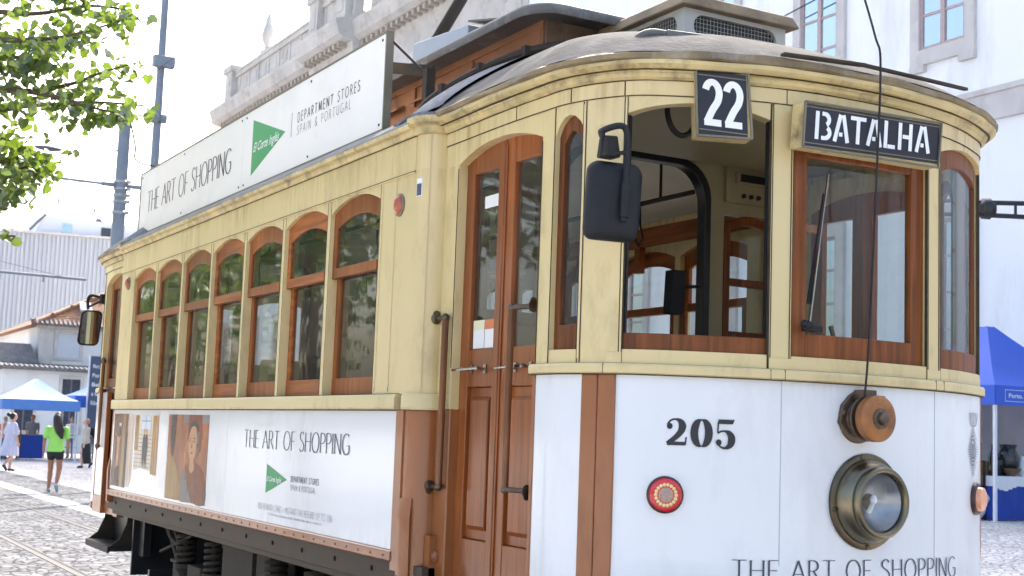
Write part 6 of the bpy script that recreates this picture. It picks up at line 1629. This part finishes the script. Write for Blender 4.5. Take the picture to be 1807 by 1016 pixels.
def ring_loft(mb, rings, n=20):
    """rings: (x, y, z, rx, ry)"""
    rs = []
    for x, y, z, rx, ry in rings:
        b = len(mb.v)
        for j in range(n): t = 2*math.pi*j/n; mb.v.append((x+rx*math.cos(t), y+ry*math.sin(t), z))
        rs.append(b)
    for a, b in zip(rs[:-1], rs[1:]):
        for j in range(n): q = (j+1) % n; mb.face((a+j, a+q, b+q, b+j))
    mb.face([rs[0]+j for j in range(n)][::-1]); mb.face([rs[-1]+j for j in range(n)])
def tap(mb, pts, rs, n=12):
    mb.tube(pts, rs, n)
    for p, r in zip(pts, rs): mb.ball(p, r*.99, n)
def person(label, loc, heading, H, J, skin, hair, clothes, group=None):
    """J: joint positions for a 1.7 m figure facing +Y; clothes: list of (name, material, builder)"""
    t = thing("person", label, "person", loc, group); t.rotation_euler = (0, 0, heading); s_ = H/1.7
    def bld(mb, name, m, rem=0.):
        mb.v = [(x*s_, y*s_, z*s_) for x, y, z in mb.v]
        me = bpy.data.meshes.new(name); me.from_pydata(mb.v, [], mb.f); me.materials.append(MAT[m])
        o = bpy.data.objects.new(name, me); col.objects.link(o); o.parent = t
        if rem:
            md = o.modifiers.new("remesh", 'REMESH'); md.mode = 'VOXEL'; md.voxel_size = rem; md.use_smooth_shade = True
            sm_ = o.modifiers.new("smooth", 'SMOOTH'); sm_.factor = .5; sm_.iterations = 4
        else: me.shade_smooth()
        return o
    k = MB(); sx, sy, lean = J.get('sx', 0), J.get('sy', 0), J.get('lean', 0)
    ring_loft(k, [(0, 0, .86, .13, .10), (0, 0, .93, .165, .115), (0, lean*.3, 1.06, .125, .09), (0, lean*.7, 1.25, .155, .105), (0, lean, 1.38, .165, .085), (0, lean, 1.43, .10, .07), (0, lean, 1.47, .055, .055), (0, lean+.01, 1.53, .048, .05)])
    hd = J.get('head', (0, lean+.02, 1.605)); k.ball(hd, .1, 18, (.76, .92, 1.12)); k.ball((hd[0], hd[1]+.04, hd[2]-.045), .06, 12, (.85, .9, 1))
    k.ball((hd[0], hd[1]+.097, hd[2]-.01), .015, 8, (.8, 1.2, 1.4))
    for e in (-1, 1): k.ball((hd[0]+e*.076, hd[1], hd[2]-.005), .02, 8, (.5, .8, 1.3))
    for sd in ('L', 'R'):
        hp, kn, an, toe = J['leg'+sd]; tap(k, [hp, kn], [.086, .058]); mid = tuple(Vector(kn).lerp(Vector(an), .3)); tap(k, [kn, mid, an], [.055, .056, .036]); tap(k, [an, toe], [.036, .034])
        sh, el, wr = J['arm'+sd]; tap(k, [sh, el], [.047, .036]); tap(k, [el, wr], [.036, .025])
        d = (Vector(wr)-Vector(el)).normalized(); pal = Vector(wr)+d*.05; k.ball(pal, .04, 10, (.55, 1, 1.1))
        fx = Vector((0, 1, 0)); 
        for q in range(4): a = pal+fx*(.028-.018*q)+d*.035; k.tube([a, a+d*(.035+.006*(q in (1, 2)))+Vector((0, 0, 0)), a+d*(.062+.01*(q in (1, 2)))+Vector((-.012 if sd == 'R' else .012, 0, 0))], [.0095, .009, .007], 6)
        a = pal+fx*.03-d*.01; k.tube([a, a+fx*.025+d*.03, a+fx*.03+d*.055], [.011, .010, .008], 6)
    bld(k, "body", skin, .011*s_)
    for nm, m, fn in clothes:
        if nm == "shoe":
            for sd in 'LR': k = MB(); fn(k, J, sd); bld(k, nm, m, .010*s_)
            continue
        k = MB(); fn(k, J); bld(k, nm, m, .013*s_ if nm != "shoe" else .010*s_)
    return t
def tshirt(k, J):
    l = J.get('lean', 0); ring_loft(k, [(0, 0, .84, .178, .128), (0, 0, .93, .182, .132), (0, l*.3, 1.06, .160, .115), (0, l*.7, 1.25, .175, .125), (0, l, 1.37, .185, .105), (0, l, 1.43, .115, .085), (0, l, 1.455, .07, .07)])
    for sd in 'LR': sh, el, wr = J['arm'+sd]; e2 = tuple(Vector(sh).lerp(Vector(el), .62)); tap(k, [sh, e2], [.066, .062])
def longtop(k, J):
    tshirt(k, J)
    for sd in 'LR': sh, el, wr = J['arm'+sd]; tap(k, [sh, el, wr], [.064, .056, .042])
def shorts(k, J):
    ring_loft(k, [(0, 0, .78, .180, .125), (0, 0, .86, .183, .132), (0, 0, .95, .168, .12)])
    for sd in 'LR': hp, kn, an, toe = J['leg'+sd]; e2 = tuple(Vector(hp).lerp(Vector(kn), .38)); tap(k, [hp, e2], [.098, .092])
def trousers(k, J):
    ring_loft(k, [(0, 0, .80, .165, .115), (0, 0, .95, .168, .12)])
    for sd in 'LR': hp, kn, an, toe = J['leg'+sd]; tap(k, [hp, kn, an], [.096, .072, .058])
def shoes(k, J, which):
    for sd in which:
        hp, kn, an, toe = J['leg'+sd]; a, b = Vector(an), Vector(toe); d = (b-a); d.z *= 1
        k.ball(tuple(a+Vector((0, 0, -.025))), .048, 12); tap(k, [tuple(a+Vector((0, -.01, -.03))), tuple(a.lerp(b, .6)), tuple(b)], [.046, .044, .036])
def hair_long(k, J):
    h = Vector(J.get('head', (0, .02, 1.605))); k.ball(tuple(h+Vector((0, -.02, .02))), .108, 16, (.82, .88, 1.08))
    tap(k, [tuple(h+Vector((.0, -.07, .0))), tuple(h+Vector((.03, -.11, -.14))), tuple(h+Vector((.08, -.12, -.28))), tuple(h+Vector((.125, -.11, -.42)))], [.092, .105, .095, .04])
def hair_bun(k, J):
    h = Vector(J.get('head', (0, .02, 1.605))); k.ball(tuple(h+Vector((0, -.025, .02))), .106, 16, (.8, .88, 1.06)); k.ball(tuple(h+Vector((0, -.14, .06))), .068, 12)
def hair_short(k, J):
    h = Vector(J.get('head', (0, .02, 1.605))); k.ball(tuple(h+Vector((0, -.02, .03))), .104, 16, (.8, .9, 1.02))
def dress(k, J):
    ring_loft(k, [(0, -.02, .46, .27, .27), (0, -.01, .70, .25, .24), (0, 0, .95, .21, .19), (0, 0, 1.10, .18, .15), (0, 0, 1.28, .19, .145), (0, 0, 1.39, .185, .11), (0, 0, 1.44, .10, .08)])
    for sd in 'LR': sh, el, wr = J['arm'+sd]; e2 = tuple(Vector(sh).lerp(Vector(el), .85)); tap(k, [sh, e2], [.075, .095])
def long_skirt(k, J):
    ring_loft(k, [(.03, -.05, .16, .16, .15), (.02, -.02, .45, .20, .17), (0, 0, .75, .19, .15), (0, 0, .95, .16, .12)])
WALK = dict(legL=((-.085, 0, .92), (-.10, .10, .50), (-.105, .06, .085), (-.11, .20, .035)), legR=((.085, 0, .92), (.10, .02, .50), (.10, -.20, .20), (.11, -.13, .05)),
            armL=((-.195, 0, 1.37), (-.235, -.06, 1.10), (-.245, -.02, .86)), armR=((.195, 0, 1.37), (.24, .05, 1.10), (.25, .10, .87)), lean=.03)
STAND = dict(legL=((-.085, 0, .92), (-.095, .03, .50), (-.10, 0, .085), (-.11, .14, .035)), legR=((.085, 0, .92), (.095, .02, .50), (.10, -.02, .085), (.11, .12, .035)),
             armL=((-.195, 0, 1.37), (-.23, -.03, 1.10), (-.21, .12, .93)), armR=((.195, 0, 1.37), (.23, -.02, 1.10), (.20, .16, .96)))
def gpos(x, y): return (x, y, ground(x, y))
person("woman in neon green T-shirt and black shorts walking away", gpos(2.16, 20.0), R(-22), 1.72, WALK, "skin_tan", None, [("t_shirt", "neon", tshirt), ("shorts", "shorts_black", shorts), ("hair", "hair_dark", hair_long), ("shoe", "shoe_grey", shoes)])
person("woman in loose lilac dress with dark bun hair walking at far left", gpos(3.15, 31.8), R(-75), 1.72, WALK, "skin_light", None, [("dress", "dress_lilac", dress), ("hair", "hair_dark", hair_bun), ("shoe", "shoe_dark", shoes)])
person("woman in beige top and long black skirt beside the tram rear", gpos(6.22, 35.9), R(60), 1.62, WALK, "skin_light", None, [("top", "top_beige", longtop), ("skirt", "skirt_black", long_skirt), ("hair", "hair_fair", hair_short), ("shoe", "shoe_dark", shoes)])
person("person in orange top and blue jeans bending over the goods rack", gpos(4.95, 44.3), R(-40), 1.60, STAND, "skin_light", None, [("top", "orange_top", tshirt), ("jeans", "denim", trousers), ("hair", "hair_fair", hair_short), ("shoe", "shoe_dark", shoes)])
person("person in grey shirt standing behind the blue clothed stall table", gpos(6.3, 46.2), R(170), 1.72, STAND, "skin_tan", None, [("shirt", "cloth_grey", tshirt), ("trousers", "shorts_black", trousers), ("hair", "hair_dark", hair_short), ("shoe", "shoe_dark", shoes)])
person("distant person in white shirt between the two left tents", gpos(8.15, 47.8), R(150), 1.68, STAND, "skin_light", None, [("shirt", "shirt_white", longtop), ("jeans", "denim", trousers), ("hair", "hair_dark", hair_short), ("shoe", "shoe_dark", shoes)])
person("distant person in dark jacket close to the tram rear mirror side", gpos(8.95, 47.5), R(200), 1.74, STAND, "skin_light", None, [("jacket", "shorts_black", longtop), ("trousers", "cloth_grey", trousers), ("hair", "hair_dark", hair_short), ("shoe", "shoe_dark", shoes)])
